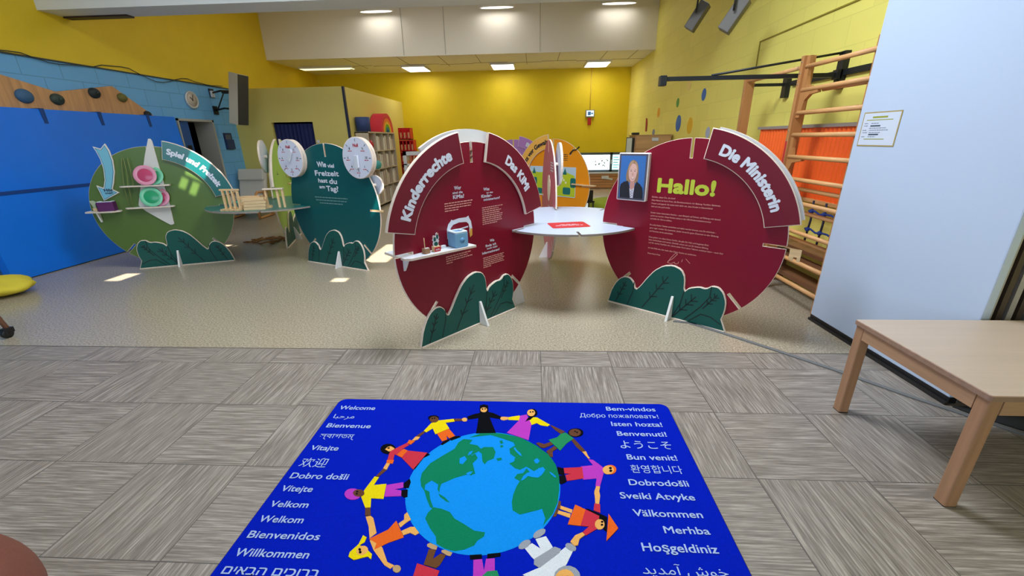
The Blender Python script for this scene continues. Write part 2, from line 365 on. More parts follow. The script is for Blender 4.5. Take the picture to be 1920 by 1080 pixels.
struct(MB().box(-6.47,-5.55,6.30,6.42,3.18,3.2).build('trim_6',mat('dark_channel',(48,32,26),.5)))
struct(MB().box(XL,XR,6.42,11.03,4.6,4.7).build('ceiling_upper',M_ceil))
j=MB(); j.box(XL,XR,11.02,11.2,3.408,4.62); blk=struct(j.build('ceiling_bulkhead',mat('bulkhead_cream',(238,232,222),.65)))
g=MB()
for x in (-3.1,-2.1,.13): g.box(x,x+.012,11.012,11.021,3.43,4.6)
struct(g.build('trim_7',mat('panel_joint',(178,170,158),.7)))
low=MB(); low.box(XL,XR,11.21,YB,3.41,3.6); struct(low.build('ceiling_low',M_ceil))
g=MB(); 
for i,x in enumerate((-4.6,-3.3,-2.3,-1.4,-.2,.6,1.7,2.4)): g.box(x,x+.012,11.03,12.2 if i%2 else 12.6,3.404,3.411)
yy=12.1
for i in range(9): g.box(-5.2+i*.9,-5.2+i*.9+.9,12.15+.1*(i%2),12.17+.1*(i%2),3.404,3.411)
struct(g.build('trim_8',mat('ceiling_joint',(150,138,124),.7)))
# room within the room: olive front, pale side, navy corner strip
PX,PY,PZ=-4.0,9.4,2.61
d0,d1,dz=-5.70,-4.78,1.935
b=MB(); b.box(XL,d0,PY,PY+.1,0,PZ).box(d1,PX,PY,PY+.1,0,PZ).box(d0,d1,PY,PY+.1,dz,PZ); struct(b.build('wall_partition',M_cream))
struct(MB().box(PX-.1,PX,PY+.1,YB,0,PZ).box(XL,PX-.1,PY+.1,YB,PZ-.1,PZ).build('wall_partition_side',M_cream))
struct(MB().box(PX-.03,PX+.012,PY-.012,PY+.05,0,PZ).build('trim_9',mat('navy_strip',(24,34,66),.5)))
cu=MB(); pts=[]
n=60
for i in range(n+1): 
    x=d0+.02+(d1-d0-.04)*i/n; pts.append((x,PY+.06+.02*math.sin(i*1.05)+.008*math.sin(i*2.3)))
cu.add([(x,y,z) for z in (.02,1.9) for x,y in pts],[(i,i+1,n+2+i,n+1+i) for i in range(n)],0,smooth=True)
tag(cu.build('curtain',mat('navy_curtain',(22,32,88),.8)),'navy curtain hanging in the doorway of the pale yellow inner room','curtain')
# tall white folding-wall leaf at the right, its black foot strip, and the folded bays behind it
pa=Vector((2.40,3.43,0)); pb=Vector((2.435,2.19,0)); dv=(pb-pa).normalized(); nv=Vector((-dv.y,dv.x,0)) 
if nv.x<0: nv=-nv
Lp=(pb-pa).length; PM=Matrix((dv,nv,Vector((0,0,1)))).transposed().to_4x4(); PM.translation=pa
sl=thing('partition_leaf','tall plain white folding-wall leaf standing at the right, notice sheet on it','partition')
MB().box(0,Lp,0,.05,.05,3.9,M=PM,b=.008).build('panel',mat('cool_white_board',(190,206,230),.38,var=.01,vscale=2),sl)
MB().box(0.0,Lp,.004,.05,0.012,.05,M=PM).build('foot_strip',M_black,sl)
MB().box(.0,Lp,-.012,.004,.0,.02,M=PM).build('floor_track',mat('dark_track',(34,32,32),.5),sl)
ac=thing('folding_partition','stack of folded grey and brown partition bays behind the white leaf','partition',(2.49,2.22,0))
for i in range(6):
    q=MB(); x=i*.052
    q.prism([(x,.0),(x+.03,.0),(x+.052,.10),(x+.040,.10)],0,2.6,0,0)
    q.build('bay',[mat('bay_grey',(168,164,160),.5),mat('bay_brown',(72,60,56),.5)][i%2],ac)

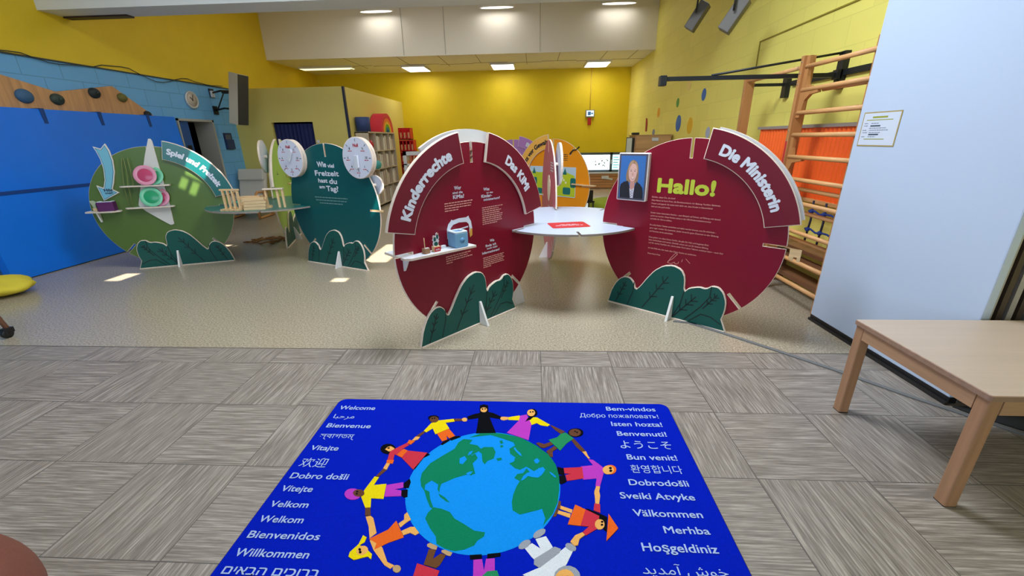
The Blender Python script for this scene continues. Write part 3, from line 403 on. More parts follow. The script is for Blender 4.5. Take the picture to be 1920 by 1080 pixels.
# ---------------------------------------------------------------- disc displays
DATA={'water': {'hudson': [(-0.371, 1.652), (-0.349, 1.67), (-0.333, 1.648), (-0.349, 1.614), (-0.366, 1.619)], 'lakes': [(-0.323, 1.555), (-0.309, 1.566), (-0.293, 1.569), (-0.299, 1.553), (-0.314, 1.545)], 'mediterranean': [(-0.059, 1.518), (-0.048, 1.548), (-0.029, 1.569), (0.002, 1.578), (0.014, 1.589), (0.046, 1.609), (0.058, 1.591), (0.041, 1.559), (0.022, 1.54), (-0.005, 1.543), (-0.025, 1.549), (-0.044, 1.526)], 'black_sea': [(0.002, 1.653), (0.019, 1.667), (0.032, 1.649), (0.021, 1.63), (0.008, 1.634)], 'baltic': [(-0.097, 1.743), (-0.086, 1.722), (-0.064, 1.697), (-0.058, 1.678), (-0.07, 1.685), (-0.089, 1.71), (-0.102, 1.731)], 'gulf': [(0.075, 1.581), (0.092, 1.569), (0.108, 1.549), (0.103, 1.543), (0.084, 1.563)], 'great_bear': [(-0.329, 1.7), (-0.311, 1.71), (-0.318, 1.683), (-0.334, 1.676)]}, 'fig': [('figure in a black robe', [('bk', [(-0.324, 2.095), (-0.301, 2.106), (-0.273, 2.096), (-0.265, 2.033), (-0.236, 2.024), (-0.187, 1.992), (-0.187, 1.969), (-0.253, 1.984), (-0.236, 1.936), (-0.204, 1.849), (-0.314, 1.842), (-0.314, 1.902), (-0.317, 1.975), (-0.376, 1.96), (-0.384, 1.986), (-0.345, 2.011), (-0.315, 2.022)]), ('sk', [(-0.275, 2.052), (-0.276, 2.042), (-0.28, 2.034), (-0.288, 2.029), (-0.296, 2.029), (-0.305, 2.033), (-0.311, 2.041), (-0.314, 2.051), (-0.314, 2.062), (-0.309, 2.07), (-0.302, 2.075), (-0.293, 2.075), (-0.284, 2.071), (-0.278, 2.063)]), ('sk', [(-0.379, 1.958), (-0.379, 1.951), (-0.382, 1.945), (-0.388, 1.942), (-0.395, 1.942), (-0.402, 1.945), (-0.407, 1.95), (-0.41, 1.958), (-0.41, 1.965), (-0.406, 1.971), (-0.4, 1.974), (-0.393, 1.975), (-0.386, 1.971), (-0.381, 1.966)]), ('sk', [(-0.156, 1.975), (-0.157, 1.969), (-0.161, 1.963), (-0.168, 1.96), (-0.176, 1.96), (-0.183, 1.962), (-0.188, 1.968), (-0.191, 1.974), (-0.189, 1.981), (-0.185, 1.987), (-0.178, 1.99), (-0.17, 1.99), (-0.163, 1.987), (-0.158, 1.982)]), ('bk', [(-0.298, 2.059), (-0.298, 2.056), (-0.299, 2.054), (-0.301, 2.052), (-0.303, 2.052), (-0.305, 2.054), (-0.307, 2.056), (-0.307, 2.058), (-0.307, 2.061), (-0.306, 2.063), (-0.305, 2.065), (-0.302, 2.065), (-0.3, 2.063), (-0.299, 2.061)]), ('bk', [(-0.282, 2.06), (-0.282, 2.058), (-0.283, 2.056), (-0.285, 2.054), (-0.287, 2.054), (-0.289, 2.055), (-0.291, 2.058), (-0.292, 2.06), (-0.292, 2.063), (-0.29, 2.065), (-0.289, 2.066), (-0.287, 2.066), (-0.285, 2.065), (-0.283, 2.063)])]), ('figure in a yellow shirt and orange shorts', [('sd', [(-0.456, 1.965), (-0.406, 1.966), (-0.403, 1.947), (-0.452, 1.943)]), ('sd', [(-0.607, 1.851), (-0.594, 1.843), (-0.62, 1.801), (-0.638, 1.809)]), ('ye', [(-0.543, 1.946), (-0.458, 1.963), (-0.449, 1.939), (-0.499, 1.927), (-0.467, 1.879), (-0.535, 1.829), (-0.56, 1.877), (-0.588, 1.843), (-0.605, 1.854), (-0.58, 1.919)]), ('og', [(-0.526, 1.833), (-0.468, 1.875), (-0.424, 1.819), (-0.453, 1.798), (-0.471, 1.82), (-0.461, 1.789), (-0.486, 1.774)]), ('bk', [(-0.489, 1.752), (-0.481, 1.769), (-0.456, 1.792), (-0.446, 1.781), (-0.478, 1.746)]), ('bk', [(-0.451, 1.795), (-0.425, 1.816), (-0.402, 1.819), (-0.391, 1.811), (-0.438, 1.782)]), ('bk', [(-0.545, 1.969), (-0.546, 1.958), (-0.553, 1.95), (-0.565, 1.945), (-0.579, 1.945), (-0.592, 1.949), (-0.603, 1.957), (-0.608, 1.967), (-0.608, 1.977), (-0.601, 1.985), (-0.589, 1.99), (-0.575, 1.991), (-0.561, 1.987), (-0.551, 1.979)]), ('sd', [(-0.544, 1.954), (-0.544, 1.942), (-0.549, 1.932), (-0.558, 1.927), (-0.57, 1.927), (-0.581, 1.931), (-0.591, 1.941), (-0.596, 1.952), (-0.596, 1.964), (-0.591, 1.974), (-0.582, 1.979), (-0.57, 1.98), (-0.559, 1.975), (-0.549, 1.965)]), ('bk', [(-0.577, 1.961), (-0.576, 1.958), (-0.577, 1.956), (-0.579, 1.955), (-0.581, 1.955), (-0.584, 1.956), (-0.586, 1.958), (-0.587, 1.961), (-0.587, 1.964), (-0.586, 1.966), (-0.584, 1.967), (-0.582, 1.967), (-0.58, 1.966), (-0.578, 1.964)]), ('bk', [(-0.564, 1.965), (-0.564, 1.962), (-0.565, 1.96), (-0.566, 1.958), (-0.569, 1.958), (-0.571, 1.959), (-0.573, 1.962), (-0.574, 1.964), (-0.574, 1.967), (-0.573, 1.97), (-0.572, 1.971), (-0.569, 1.971), (-0.567, 1.97), (-0.565, 1.968)])]), ('figure in a red dress with black hair', [('bk', [(-0.715, 1.71), (-0.713, 1.693), (-0.721, 1.68), (-0.734, 1.672), (-0.752, 1.672), (-0.771, 1.678), (-0.787, 1.691), (-0.797, 1.707), (-0.798, 1.724), (-0.792, 1.738), (-0.777, 1.746), (-0.759, 1.746), (-0.74, 1.739), (-0.724, 1.726)]), ('sk', [(-0.771, 1.704), (-0.764, 1.722), (-0.749, 1.729), (-0.725, 1.715), (-0.723, 1.696), (-0.745, 1.689)]), ('rd', [(-0.734, 1.696), (-0.715, 1.715), (-0.67, 1.757), (-0.654, 1.741), (-0.683, 1.708), (-0.649, 1.699), (-0.544, 1.687), (-0.585, 1.57), (-0.667, 1.649), (-0.709, 1.671), (-0.704, 1.626), (-0.733, 1.63), (-0.74, 1.68)]), ('og', [(-0.669, 1.755), (-0.665, 1.78), (-0.631, 1.77), (-0.647, 1.744)]), ('og', [(-0.736, 1.63), (-0.7, 1.631), (-0.699, 1.606), (-0.731, 1.608)]), ('og', [(-0.674, 1.711), (-0.649, 1.699), (-0.667, 1.649), (-0.697, 1.669)]), ('sk', [(-0.649, 1.777), (-0.637, 1.806), (-0.612, 1.804), (-0.619, 1.784), (-0.636, 1.775)]), ('sk', [(-0.731, 1.608), (-0.712, 1.606), (-0.715, 1.565), (-0.735, 1.572)]), ('bk', [(-0.544, 1.685), (-0.528, 1.674), (-0.554, 1.65), (-0.577, 1.575), (-0.585, 1.57), (-0.562, 1.625)]), ('bk', [(-0.749, 1.714), (-0.749, 1.712), (-0.75, 1.711), (-0.753, 1.71), (-0.756, 1.71), (-0.759, 1.71), (-0.761, 1.712), (-0.762, 1.714), (-0.762, 1.715), (-0.761, 1.717), (-0.758, 1.718), (-0.755, 1.718), (-0.752, 1.717), (-0.75, 1.716)])]), ('figure in a pink dress with yellow sleeves', [('sk', [(-0.188, 1.976), (-0.168, 1.991), (-0.143, 1.987), (-0.146, 1.967), (-0.17, 1.958)]), ('ye', [(-0.145, 1.987), (-0.081, 2.005), (-0.072, 1.979), (-0.083, 1.961), (-0.143, 1.963)]), ('ye', [(-0.001, 1.991), (0.02, 1.99), (0.092, 1.927), (0.079, 1.913), (0.039, 1.922), (0.019, 1.94), (-0.013, 1.921), (-0.022, 1.961)]), ('pu', [(-0.076, 2.002), (-0.039, 2.014), (-0.03, 1.99), (-0.011, 1.924), (-0.026, 1.797), (-0.145, 1.853), (-0.083, 1.959)]), ('bk', [(0.023, 2.031), (0.02, 2.015), (0.011, 2.001), (-0.001, 1.993), (-0.014, 1.993), (-0.026, 2.0), (-0.035, 2.013), (-0.038, 2.03), (-0.035, 2.047), (-0.027, 2.061), (-0.015, 2.069), (-0.001, 2.07), (0.012, 2.062), (0.02, 2.048)]), ('bk', [(-0.03, 1.987), (0.011, 2.008), (-0.013, 1.974), (-0.048, 1.948)]), ('sk', [(0.01, 2.031), (0.007, 2.017), (0.001, 2.006), (-0.008, 1.999), (-0.019, 1.999), (-0.028, 2.005), (-0.035, 2.016), (-0.038, 2.03), (-0.035, 2.044), (-0.029, 2.056), (-0.019, 2.062), (-0.009, 2.063), (0.001, 2.056), (0.007, 2.045)]), ('bk', [(-0.013, 2.037), (-0.014, 2.034), (-0.015, 2.032), (-0.017, 2.03), (-0.019, 2.03), (-0.021, 2.032), (-0.022, 2.034), (-0.023, 2.037), (-0.022, 2.04), (-0.021, 2.042), (-0.019, 2.044), (-0.017, 2.044), (-0.015, 2.042), (-0.014, 2.04)]), ('bk', [(0.001, 2.04), (0.001, 2.037), (-0.0, 2.034), (-0.002, 2.033), (-0.004, 2.033), (-0.006, 2.034), (-0.008, 2.036), (-0.008, 2.039), (-0.008, 2.042), (-0.006, 2.045), (-0.004, 2.046), (-0.002, 2.046), (-0.0, 2.045), (0.001, 2.043)])]), ('figure in a green dress with brown skin', [('sd', [(0.092, 1.924), (0.104, 1.921), (0.173, 1.872), (0.148, 1.852), (0.118, 1.885)]), ('sd', [(0.201, 1.804), (0.215, 1.818), (0.266, 1.728), (0.247, 1.719), (0.221, 1.758)]), ('sk', [(0.249, 1.72), (0.269, 1.723), (0.275, 1.692), (0.283, 1.675), (0.274, 1.672)]), ('gr', [(0.148, 1.853), (0.176, 1.863), (0.215, 1.818), (0.174, 1.778), (0.137, 1.724), (0.08, 1.803), (0.127, 1.824)]), ('sd', [(0.014, 1.773), (0.026, 1.782), (0.056, 1.769), (0.091, 1.787), (0.103, 1.768), (0.055, 1.74), (0.037, 1.744)]), ('sd', [(0.109, 1.757), (0.123, 1.739), (0.099, 1.717), (0.098, 1.677), (0.083, 1.679), (0.066, 1.716)]), ('bk', [(0.271, 1.866), (0.266, 1.851), (0.253, 1.838), (0.235, 1.831), (0.217, 1.831), (0.2, 1.837), (0.19, 1.848), (0.187, 1.863), (0.192, 1.879), (0.205, 1.892), (0.223, 1.899), (0.242, 1.9), (0.258, 1.893), (0.269, 1.881)]), ('sd', [(0.258, 1.864), (0.253, 1.851), (0.243, 1.84), (0.23, 1.834), (0.215, 1.834), (0.203, 1.839), (0.194, 1.849), (0.192, 1.862), (0.196, 1.876), (0.207, 1.887), (0.22, 1.893), (0.235, 1.894), (0.248, 1.888), (0.256, 1.878)]), ('bk', [(0.232, 1.874), (0.231, 1.871), (0.23, 1.869), (0.228, 1.868), (0.226, 1.868), (0.224, 1.869), (0.223, 1.871), (0.222, 1.873), (0.223, 1.876), (0.225, 1.878), (0.227, 1.879), (0.229, 1.879), (0.231, 1.878), (0.232, 1.876)]), ('bk', [(0.242, 1.865), (0.241, 1.863), (0.239, 1.86), (0.237, 1.859), (0.235, 1.859), (0.234, 1.86), (0.232, 1.862), (0.232, 1.865), (0.233, 1.867), (0.234, 1.869), (0.236, 1.871), (0.239, 1.871), (0.24, 1.87), (0.241, 1.868)])]), ('figure in a purple shirt and red trousers', [('pu', [(0.272, 1.669), (0.297, 1.664), (0.339, 1.615), (0.335, 1.577), (0.305, 1.496), (0.286, 1.5), (0.297, 1.545), (0.233, 1.535), (0.232, 1.619), (0.292, 1.628)]), ('rd', [(0.147, 1.605), (0.237, 1.614), (0.237, 1.543), (0.157, 1.525), (0.152, 1.561), (0.181, 1.569), (0.149, 1.571)]), ('bk', [(0.115, 1.613), (0.147, 1.603), (0.148, 1.561), (0.12, 1.565)]), ('bk', [(0.122, 1.555), (0.15, 1.561), (0.155, 1.52), (0.129, 1.504), (0.121, 1.509)]), ('og', [(0.4, 1.603), (0.395, 1.59), (0.385, 1.579), (0.372, 1.573), (0.359, 1.573), (0.348, 1.578), (0.342, 1.588), (0.341, 1.601), (0.346, 1.614), (0.356, 1.625), (0.369, 1.632), (0.382, 1.632), (0.394, 1.626), (0.4, 1.616)]), ('sk', [(0.388, 1.6), (0.383, 1.588), (0.374, 1.578), (0.362, 1.573), (0.35, 1.572), (0.34, 1.577), (0.334, 1.587), (0.333, 1.599), (0.338, 1.611), (0.347, 1.621), (0.359, 1.627), (0.371, 1.627), (0.382, 1.622), (0.387, 1.613)]), ('bk', [(0.38, 1.611), (0.379, 1.608), (0.376, 1.605), (0.373, 1.603), (0.37, 1.603), (0.367, 1.605), (0.366, 1.607), (0.366, 1.61), (0.367, 1.614), (0.369, 1.616), (0.373, 1.618), (0.376, 1.618), (0.378, 1.617), (0.38, 1.614)]), ('bk', [(0.379, 1.594), (0.377, 1.59), (0.375, 1.588), (0.372, 1.586), (0.369, 1.586), (0.366, 1.587), (0.364, 1.59), (0.364, 1.593), (0.366, 1.596), (0.368, 1.599), (0.371, 1.601), (0.374, 1.601), (0.377, 1.599), (0.379, 1.597)]), ('sk', [(0.288, 1.497), (0.305, 1.496), (0.292, 1.457), (0.294, 1.429), (0.284, 1.402), (0.271, 1.402), (0.277, 1.429), (0.274, 1.456)])]), ('figure in a red top with an orange pointed hat', [('sk', [(0.119, 1.385), (0.169, 1.366), (0.164, 1.348), (0.114, 1.369)]), ('sk', [(0.108, 1.36), (0.16, 1.344), (0.154, 1.324), (0.103, 1.344)]), ('br', [(0.112, 1.411), (0.122, 1.406), (0.116, 1.367), (0.102, 1.369)]), ('br', [(0.1, 1.366), (0.11, 1.364), (0.097, 1.33), (0.083, 1.326)]), ('bk', [(0.227, 1.373), (0.238, 1.371), (0.312, 1.334), (0.299, 1.262), (0.282, 1.282), (0.265, 1.341)]), ('og', [(0.183, 1.392), (0.225, 1.368), (0.197, 1.287), (0.143, 1.292)]), ('rd', [(0.225, 1.368), (0.279, 1.337), (0.267, 1.279), (0.243, 1.264), (0.212, 1.243), (0.201, 1.258), (0.23, 1.285), (0.195, 1.287)]), ('rd', [(0.267, 1.4), (0.292, 1.398), (0.286, 1.353), (0.259, 1.365)]), ('sk', [(0.29, 1.496), (0.306, 1.494), (0.298, 1.469), (0.299, 1.444), (0.288, 1.398), (0.271, 1.4), (0.274, 1.433), (0.276, 1.468)]), ('sk', [(0.295, 1.297), (0.292, 1.286), (0.285, 1.278), (0.276, 1.273), (0.267, 1.272), (0.26, 1.277), (0.255, 1.285), (0.255, 1.295), (0.258, 1.306), (0.265, 1.315), (0.274, 1.32), (0.283, 1.32), (0.291, 1.316), (0.295, 1.307)]), ('bk', [(0.292, 1.308), (0.291, 1.306), (0.289, 1.304), (0.287, 1.303), (0.285, 1.303), (0.283, 1.304), (0.282, 1.305), (0.282, 1.308), (0.282, 1.31), (0.284, 1.312), (0.286, 1.313), (0.289, 1.313), (0.291, 1.312), (0.292, 1.31)]), ('bk', [(0.289, 1.294), (0.288, 1.291), (0.286, 1.29), (0.284, 1.289), (0.282, 1.289), (0.28, 1.289), (0.279, 1.291), (0.279, 1.293), (0.279, 1.295), (0.281, 1.297), (0.283, 1.298), (0.286, 1.298), (0.288, 1.298), (0.289, 1.296)]), ('og', [(0.32, 1.349), (0.348, 1.28), (0.29, 1.221)]), ('sk', [(0.199, 1.256), (0.209, 1.245), (0.185, 1.226), (0.176, 1.199), (0.161, 1.195), (0.147, 1.213), (0.169, 1.241)])]), ('figure in a white parka with grey trim', [('wh', [(0.009, 1.22), (0.051, 1.235), (0.077, 1.188), (0.007, 1.132), (-0.006, 1.144), (-0.034, 1.18), (-0.005, 1.202), (0.028, 1.18)]), ('wh', [(0.126, 1.19), (0.154, 1.174), (0.126, 1.121), (0.092, 1.083), (0.033, 1.042), (-0.039, 1.074), (0.024, 1.104)]), ('gy', [(0.05, 1.264), (0.05, 1.257), (0.046, 1.247), (0.037, 1.238), (0.026, 1.23), (0.015, 1.225), (0.006, 1.224), (0.0, 1.228), (-0.0, 1.235), (0.004, 1.245), (0.012, 1.254), (0.023, 1.262), (0.035, 1.267), (0.044, 1.268)]), ('gy', [(-0.011, 1.212), (-0.01, 1.204), (-0.014, 1.195), (-0.021, 1.186), (-0.032, 1.179), (-0.042, 1.175), (-0.051, 1.175), (-0.057, 1.178), (-0.058, 1.185), (-0.054, 1.194), (-0.047, 1.203), (-0.037, 1.211), (-0.026, 1.215), (-0.017, 1.215)]), ('gy', [(0.084, 1.19), (0.108, 1.181), (0.102, 1.165), (0.024, 1.102), (0.002, 1.115), (0.004, 1.136)]), ('gy', [(0.166, 1.179), (0.161, 1.175), (0.153, 1.174), (0.144, 1.175), (0.136, 1.18), (0.129, 1.187), (0.126, 1.195), (0.128, 1.201), (0.133, 1.206), (0.141, 1.207), (0.15, 1.205), (0.158, 1.2), (0.165, 1.194), (0.168, 1.186)]), ('gy', [(0.173, 1.073), (0.166, 1.054), (0.151, 1.039), (0.132, 1.031), (0.111, 1.03), (0.092, 1.037), (0.079, 1.051), (0.075, 1.069), (0.081, 1.088), (0.096, 1.103), (0.116, 1.113), (0.138, 1.114), (0.158, 1.106), (0.17, 1.091)]), ('sk', [(0.151, 1.065), (0.146, 1.05), (0.135, 1.037), (0.121, 1.03), (0.105, 1.03), (0.092, 1.036), (0.083, 1.047), (0.08, 1.063), (0.084, 1.078), (0.095, 1.091), (0.11, 1.099), (0.126, 1.1), (0.14, 1.093), (0.149, 1.081)]), ('bk', [(0.112, 1.067), (0.112, 1.065), (0.11, 1.063), (0.108, 1.063), (0.106, 1.062), (0.105, 1.063), (0.104, 1.065), (0.103, 1.067), (0.104, 1.069), (0.105, 1.07), (0.107, 1.071), (0.109, 1.071), (0.111, 1.071), (0.112, 1.069)]), ('bk', [(0.13, 1.071), (0.13, 1.069), (0.128, 1.067), (0.126, 1.066), (0.124, 1.066), (0.123, 1.067), (0.122, 1.069), (0.121, 1.071), (0.122, 1.073), (0.123, 1.074), (0.125, 1.075), (0.127, 1.075), (0.129, 1.075), (0.13, 1.073)])]), ('figure with a violet headwrap and yellow shirt', [('sd', [(-0.734, 1.573), (-0.712, 1.568), (-0.739, 1.52), (-0.754, 1.522)]), ('ye', [(-0.759, 1.521), (-0.736, 1.517), (-0.744, 1.469), (-0.687, 1.479), (-0.671, 1.393), (-0.728, 1.395), (-0.712, 1.346), (-0.735, 1.343), (-0.776, 1.4), (-0.777, 1.439)]), ('pu', [(-0.685, 1.471), (-0.61, 1.491), (-0.6, 1.459), (-0.639, 1.448), (-0.605, 1.442), (-0.593, 1.412), (-0.671, 1.405)]), ('bk', [(-0.606, 1.485), (-0.586, 1.513), (-0.575, 1.492), (-0.575, 1.457), (-0.6, 1.459)]), ('bk', [(-0.604, 1.444), (-0.577, 1.449), (-0.566, 1.407), (-0.58, 1.404), (-0.597, 1.414)]), ('pu', [(-0.782, 1.415), (-0.78, 1.401), (-0.786, 1.39), (-0.799, 1.384), (-0.816, 1.383), (-0.834, 1.388), (-0.849, 1.399), (-0.859, 1.412), (-0.861, 1.426), (-0.855, 1.438), (-0.842, 1.445), (-0.825, 1.445), (-0.807, 1.44), (-0.791, 1.429)]), ('sd', [(-0.769, 1.421), (-0.768, 1.412), (-0.773, 1.405), (-0.781, 1.4), (-0.793, 1.4), (-0.805, 1.403), (-0.815, 1.41), (-0.822, 1.419), (-0.823, 1.428), (-0.819, 1.436), (-0.81, 1.441), (-0.798, 1.441), (-0.785, 1.437), (-0.775, 1.43)]), ('bk', [(-0.8, 1.428), (-0.8, 1.426), (-0.801, 1.424), (-0.802, 1.423), (-0.804, 1.423), (-0.807, 1.424), (-0.809, 1.425), (-0.81, 1.427), (-0.811, 1.43), (-0.81, 1.431), (-0.808, 1.432), (-0.806, 1.433), (-0.804, 1.432), (-0.802, 1.43)]), ('bk', [(-0.798, 1.416), (-0.797, 1.413), (-0.798, 1.412), (-0.8, 1.411), (-0.802, 1.411), (-0.804, 1.412), (-0.806, 1.413), (-0.808, 1.415), (-0.808, 1.417), (-0.807, 1.419), (-0.806, 1.42), (-0.804, 1.42), (-0.801, 1.419), (-0.799, 1.418)]), ('sd', [(-0.734, 1.342), (-0.712, 1.344), (-0.696, 1.304), (-0.72, 1.303)])]), ('figure in an orange dress with yellow hair', [('sk', [(-0.716, 1.299), (-0.696, 1.304), (-0.68, 1.293), (-0.641, 1.224), (-0.661, 1.199), (-0.685, 1.252)]), ('sk', [(-0.657, 1.19), (-0.633, 1.195), (-0.594, 1.16), (-0.555, 1.103), (-0.524, 1.091), (-0.535, 1.077), (-0.563, 1.091), (-0.626, 1.149)]), ('og', [(-0.578, 1.284), (-0.523, 1.208), (-0.578, 1.182), (-0.623, 1.151), (-0.625, 1.178), (-0.662, 1.196), (-0.598, 1.241)]), ('sk', [(-0.565, 1.27), (-0.546, 1.29), (-0.553, 1.314), (-0.544, 1.327), (-0.517, 1.291), (-0.533, 1.276), (-0.551, 1.252)]), ('sk', [(-0.542, 1.236), (-0.51, 1.256), (-0.492, 1.257), (-0.466, 1.23), (-0.479, 1.219), (-0.503, 1.229), (-0.528, 1.217)]), ('ye', [(-0.692, 1.211), (-0.674, 1.202), (-0.674, 1.181), (-0.689, 1.167), (-0.649, 1.148), (-0.626, 1.132), (-0.621, 1.111), (-0.639, 1.122), (-0.687, 1.106), (-0.714, 1.119), (-0.716, 1.137), (-0.695, 1.171)]), ('sk', [(-0.651, 1.155), (-0.647, 1.146), (-0.648, 1.137), (-0.653, 1.13), (-0.662, 1.126), (-0.672, 1.126), (-0.682, 1.129), (-0.689, 1.136), (-0.693, 1.144), (-0.692, 1.153), (-0.687, 1.16), (-0.679, 1.164), (-0.668, 1.165), (-0.658, 1.161)]), ('bk', [(-0.676, 1.149), (-0.675, 1.146), (-0.676, 1.144), (-0.678, 1.143), (-0.68, 1.143), (-0.683, 1.144), (-0.685, 1.146), (-0.687, 1.149), (-0.687, 1.151), (-0.687, 1.153), (-0.685, 1.154), (-0.682, 1.154), (-0.68, 1.153), (-0.677, 1.151)]), ('bk', [(-0.669, 1.138), (-0.669, 1.136), (-0.669, 1.134), (-0.671, 1.132), (-0.674, 1.132), (-0.676, 1.133), (-0.679, 1.135), (-0.68, 1.138), (-0.681, 1.14), (-0.68, 1.142), (-0.678, 1.143), (-0.676, 1.143), (-0.673, 1.142), (-0.671, 1.141)])]), ('figure with brown legs and a red skirt', [('tn', [(-0.421, 1.182), (-0.411, 1.188), (-0.378, 1.175), (-0.379, 1.16), (-0.397, 1.162), (-0.419, 1.173)]), ('tn', [(-0.357, 1.159), (-0.346, 1.161), (-0.314, 1.15), (-0.319, 1.136), (-0.334, 1.139), (-0.357, 1.151)]), ('br', [(-0.409, 1.161), (-0.38, 1.158), (-0.384, 1.122), (-0.358, 1.145), (-0.337, 1.139), (-0.352, 1.099), (-0.364, 1.086), (-0.414, 1.099)]), ('rd', [(-0.44, 1.102), (-0.349, 1.077), (-0.357, 1.022), (-0.443, 1.019)]), ('tn', [(-0.495, 1.079), (-0.495, 1.072), (-0.498, 1.067), (-0.503, 1.064), (-0.51, 1.064), (-0.517, 1.067), (-0.523, 1.071), (-0.526, 1.077), (-0.527, 1.084), (-0.524, 1.089), (-0.519, 1.092), (-0.512, 1.092), (-0.504, 1.09), (-0.499, 1.085)])]), ('figure with purple trousers and black shoes', [('bk', [(-0.245, 1.143), (-0.199, 1.148), (-0.196, 1.131), (-0.241, 1.125)]), ('bk', [(-0.177, 1.15), (-0.127, 1.157), (-0.125, 1.143), (-0.176, 1.132)]), ('pu', [(-0.228, 1.124), (-0.195, 1.128), (-0.183, 1.084), (-0.18, 1.13), (-0.147, 1.133), (-0.142, 1.077), (-0.166, 1.043), (-0.218, 1.041)]), ('gr', [(-0.17, 1.082), (-0.134, 1.086), (-0.105, 1.017), (-0.221, 1.012), (-0.202, 1.047)])])], 'land': {'north_america': [(-0.374, 1.796), (-0.325, 1.791), (-0.337, 1.76), (-0.293, 1.749), (-0.273, 1.725), (-0.287, 1.701), (-0.317, 1.677), (-0.281, 1.655), (-0.301, 1.621), (-0.287, 1.579), (-0.279, 1.554), (-0.322, 1.547), (-0.373, 1.525), (-0.404, 1.504), (-0.428, 1.489), (-0.431, 1.465), (-0.428, 1.437), (-0.44, 1.455), (-0.442, 1.483), (-0.479, 1.507), (-0.503, 1.481), (-0.5, 1.453), (-0.474, 1.44), (-0.461, 1.4), (-0.442, 1.365), (-0.434, 1.349), (-0.451, 1.357), (-0.476, 1.399), (-0.498, 1.444), (-0.52, 1.471), (-0.534, 1.51), (-0.537, 1.55), (-0.512, 1.615), (-0.458, 1.672), (-0.409, 1.721), (-0.396, 1.77)], 'greenland': [(-0.288, 1.713), (-0.257, 1.738), (-0.21, 1.739), (-0.194, 1.704), (-0.199, 1.658), (-0.23, 1.64), (-0.239, 1.618), (-0.253, 1.634), (-0.264, 1.69)], 'south_america': [(-0.436, 1.357), (-0.399, 1.35), (-0.36, 1.335), (-0.333, 1.303), (-0.287, 1.277), (-0.242, 1.249), (-0.197, 1.243), (-0.199, 1.224), (-0.223, 1.205), (-0.233, 1.184), (-0.269, 1.165), (-0.306, 1.157), (-0.347, 1.166), (-0.384, 1.185), (-0.394, 1.217), (-0.426, 1.253), (-0.458, 1.299), (-0.454, 1.327)], 'northern_europe_and_asia': [(-0.162, 1.844), (-0.072, 1.818), (0.015, 1.758), (0.081, 1.69), (0.11, 1.624), (0.122, 1.552), (0.118, 1.474), (0.107, 1.402), (0.083, 1.342), (0.04, 1.282), (0.051, 1.317), (0.038, 1.366), (0.013, 1.356), (-0.015, 1.347), (-0.057, 1.333), (-0.089, 1.353), (-0.095, 1.395), (-0.09, 1.44), (-0.077, 1.486), (-0.063, 1.516), (-0.09, 1.535), (-0.076, 1.56), (-0.049, 1.566), (-0.033, 1.598), (-0.002, 1.548), (0.029, 1.544), (0.054, 1.59), (0.03, 1.606), (0.006, 1.579), (-0.034, 1.609), (-0.065, 1.587), (-0.089, 1.596), (-0.119, 1.627), (-0.099, 1.639), (-0.084, 1.662), (-0.118, 1.695), (-0.124, 1.73), (-0.096, 1.755), (-0.106, 1.779), (-0.159, 1.803), (-0.232, 1.833), (-0.302, 1.818), (-0.345, 1.81), (-0.287, 1.844), (-0.225, 1.851)], 'iceland': [(-0.186, 1.658), (-0.162, 1.665), (-0.157, 1.65), (-0.177, 1.642)], 'caribbean': [(-0.431, 1.432), (-0.397, 1.411), (-0.37, 1.385), (-0.385, 1.389), (-0.42, 1.414)], 'arctic_isle': [(-0.316, 1.671), (-0.298, 1.689), (-0.281, 1.661), (-0.293, 1.638)], 'arctic_islet': [(-0.347, 1.735), (-0.327, 1.75), (-0.307, 1.736), (-0.323, 1.721)], 'svalbard': [(-0.18, 1.787), (-0.167, 1.792), (-0.159, 1.771), (-0.172, 1.765)], 'jan': [(-0.175, 1.752), (-0.16, 1.755), (-0.157, 1.741), (-0.17, 1.738)], 'britain': [(-0.096, 1.659), (-0.084, 1.671), (-0.075, 1.645), (-0.089, 1.637)], 'newfoundland': [(-0.323, 1.562), (-0.302, 1.573), (-0.282, 1.556), (-0.298, 1.543)]}, 'bush': [(-0.632, 0.0), (-0.608, 0.105), (-0.566, 0.2), (-0.519, 0.262), (-0.469, 0.29), (-0.417, 0.289), (-0.377, 0.255), (-0.35, 0.185), (-0.31, 0.23), (-0.255, 0.318), (-0.191, 0.405), (-0.116, 0.462), (-0.031, 0.482), (0.045, 0.458), (0.083, 0.395), (0.09, 0.272), (0.125, 0.312), (0.205, 0.34), (0.26, 0.335), (0.303, 0.37), (0.357, 0.37), (0.4, 0.33), (0.428, 0.26), (0.43, 0.18), (0.41, 0.085), (0.46, 0.0)]}
CZ=.755
def disc_poly(r=.752,slots=((90,.15),(0,.15),(180,.15),(-45,.145),(-135,.145)),w=.021,n=96):
    ev=sorted(((a%360),d) for a,d in slots); p=[]; cur=0.0
    def arc(a0,a1):
        k=max(1,int((a1-a0)/360*n)); return [(r*math.cos(math.radians(a0+(a1-a0)*i/k)),CZ+r*math.sin(math.radians(a0+(a1-a0)*i/k))) for i in range(k+1)]
    da=math.degrees(w/2/r); start=ev[0][0]+da
    for i,(a,d) in enumerate(ev):
        nxt=ev[(i+1)%len(ev)][0]+(360 if i==len(ev)-1 else 0)
        c,s=math.cos(math.radians(a)),math.sin(math.radians(a))
        ri=r-d
        p+=[(ri*c+w/2*s,CZ+ri*s-w/2*c),(ri*c-w/2*s,CZ+ri*s+w/2*c)]
        p+=arc(a+da,nxt-da)
    return p
def board(name,poly,n0,n1,front,parent,bev=0.0,edge=None,extra=None):
    b=MB(); b.prism(poly,n0,n1,0,1,M=XZ,bev=bev); return b.build(name,[front,edge or M_edge],parent)
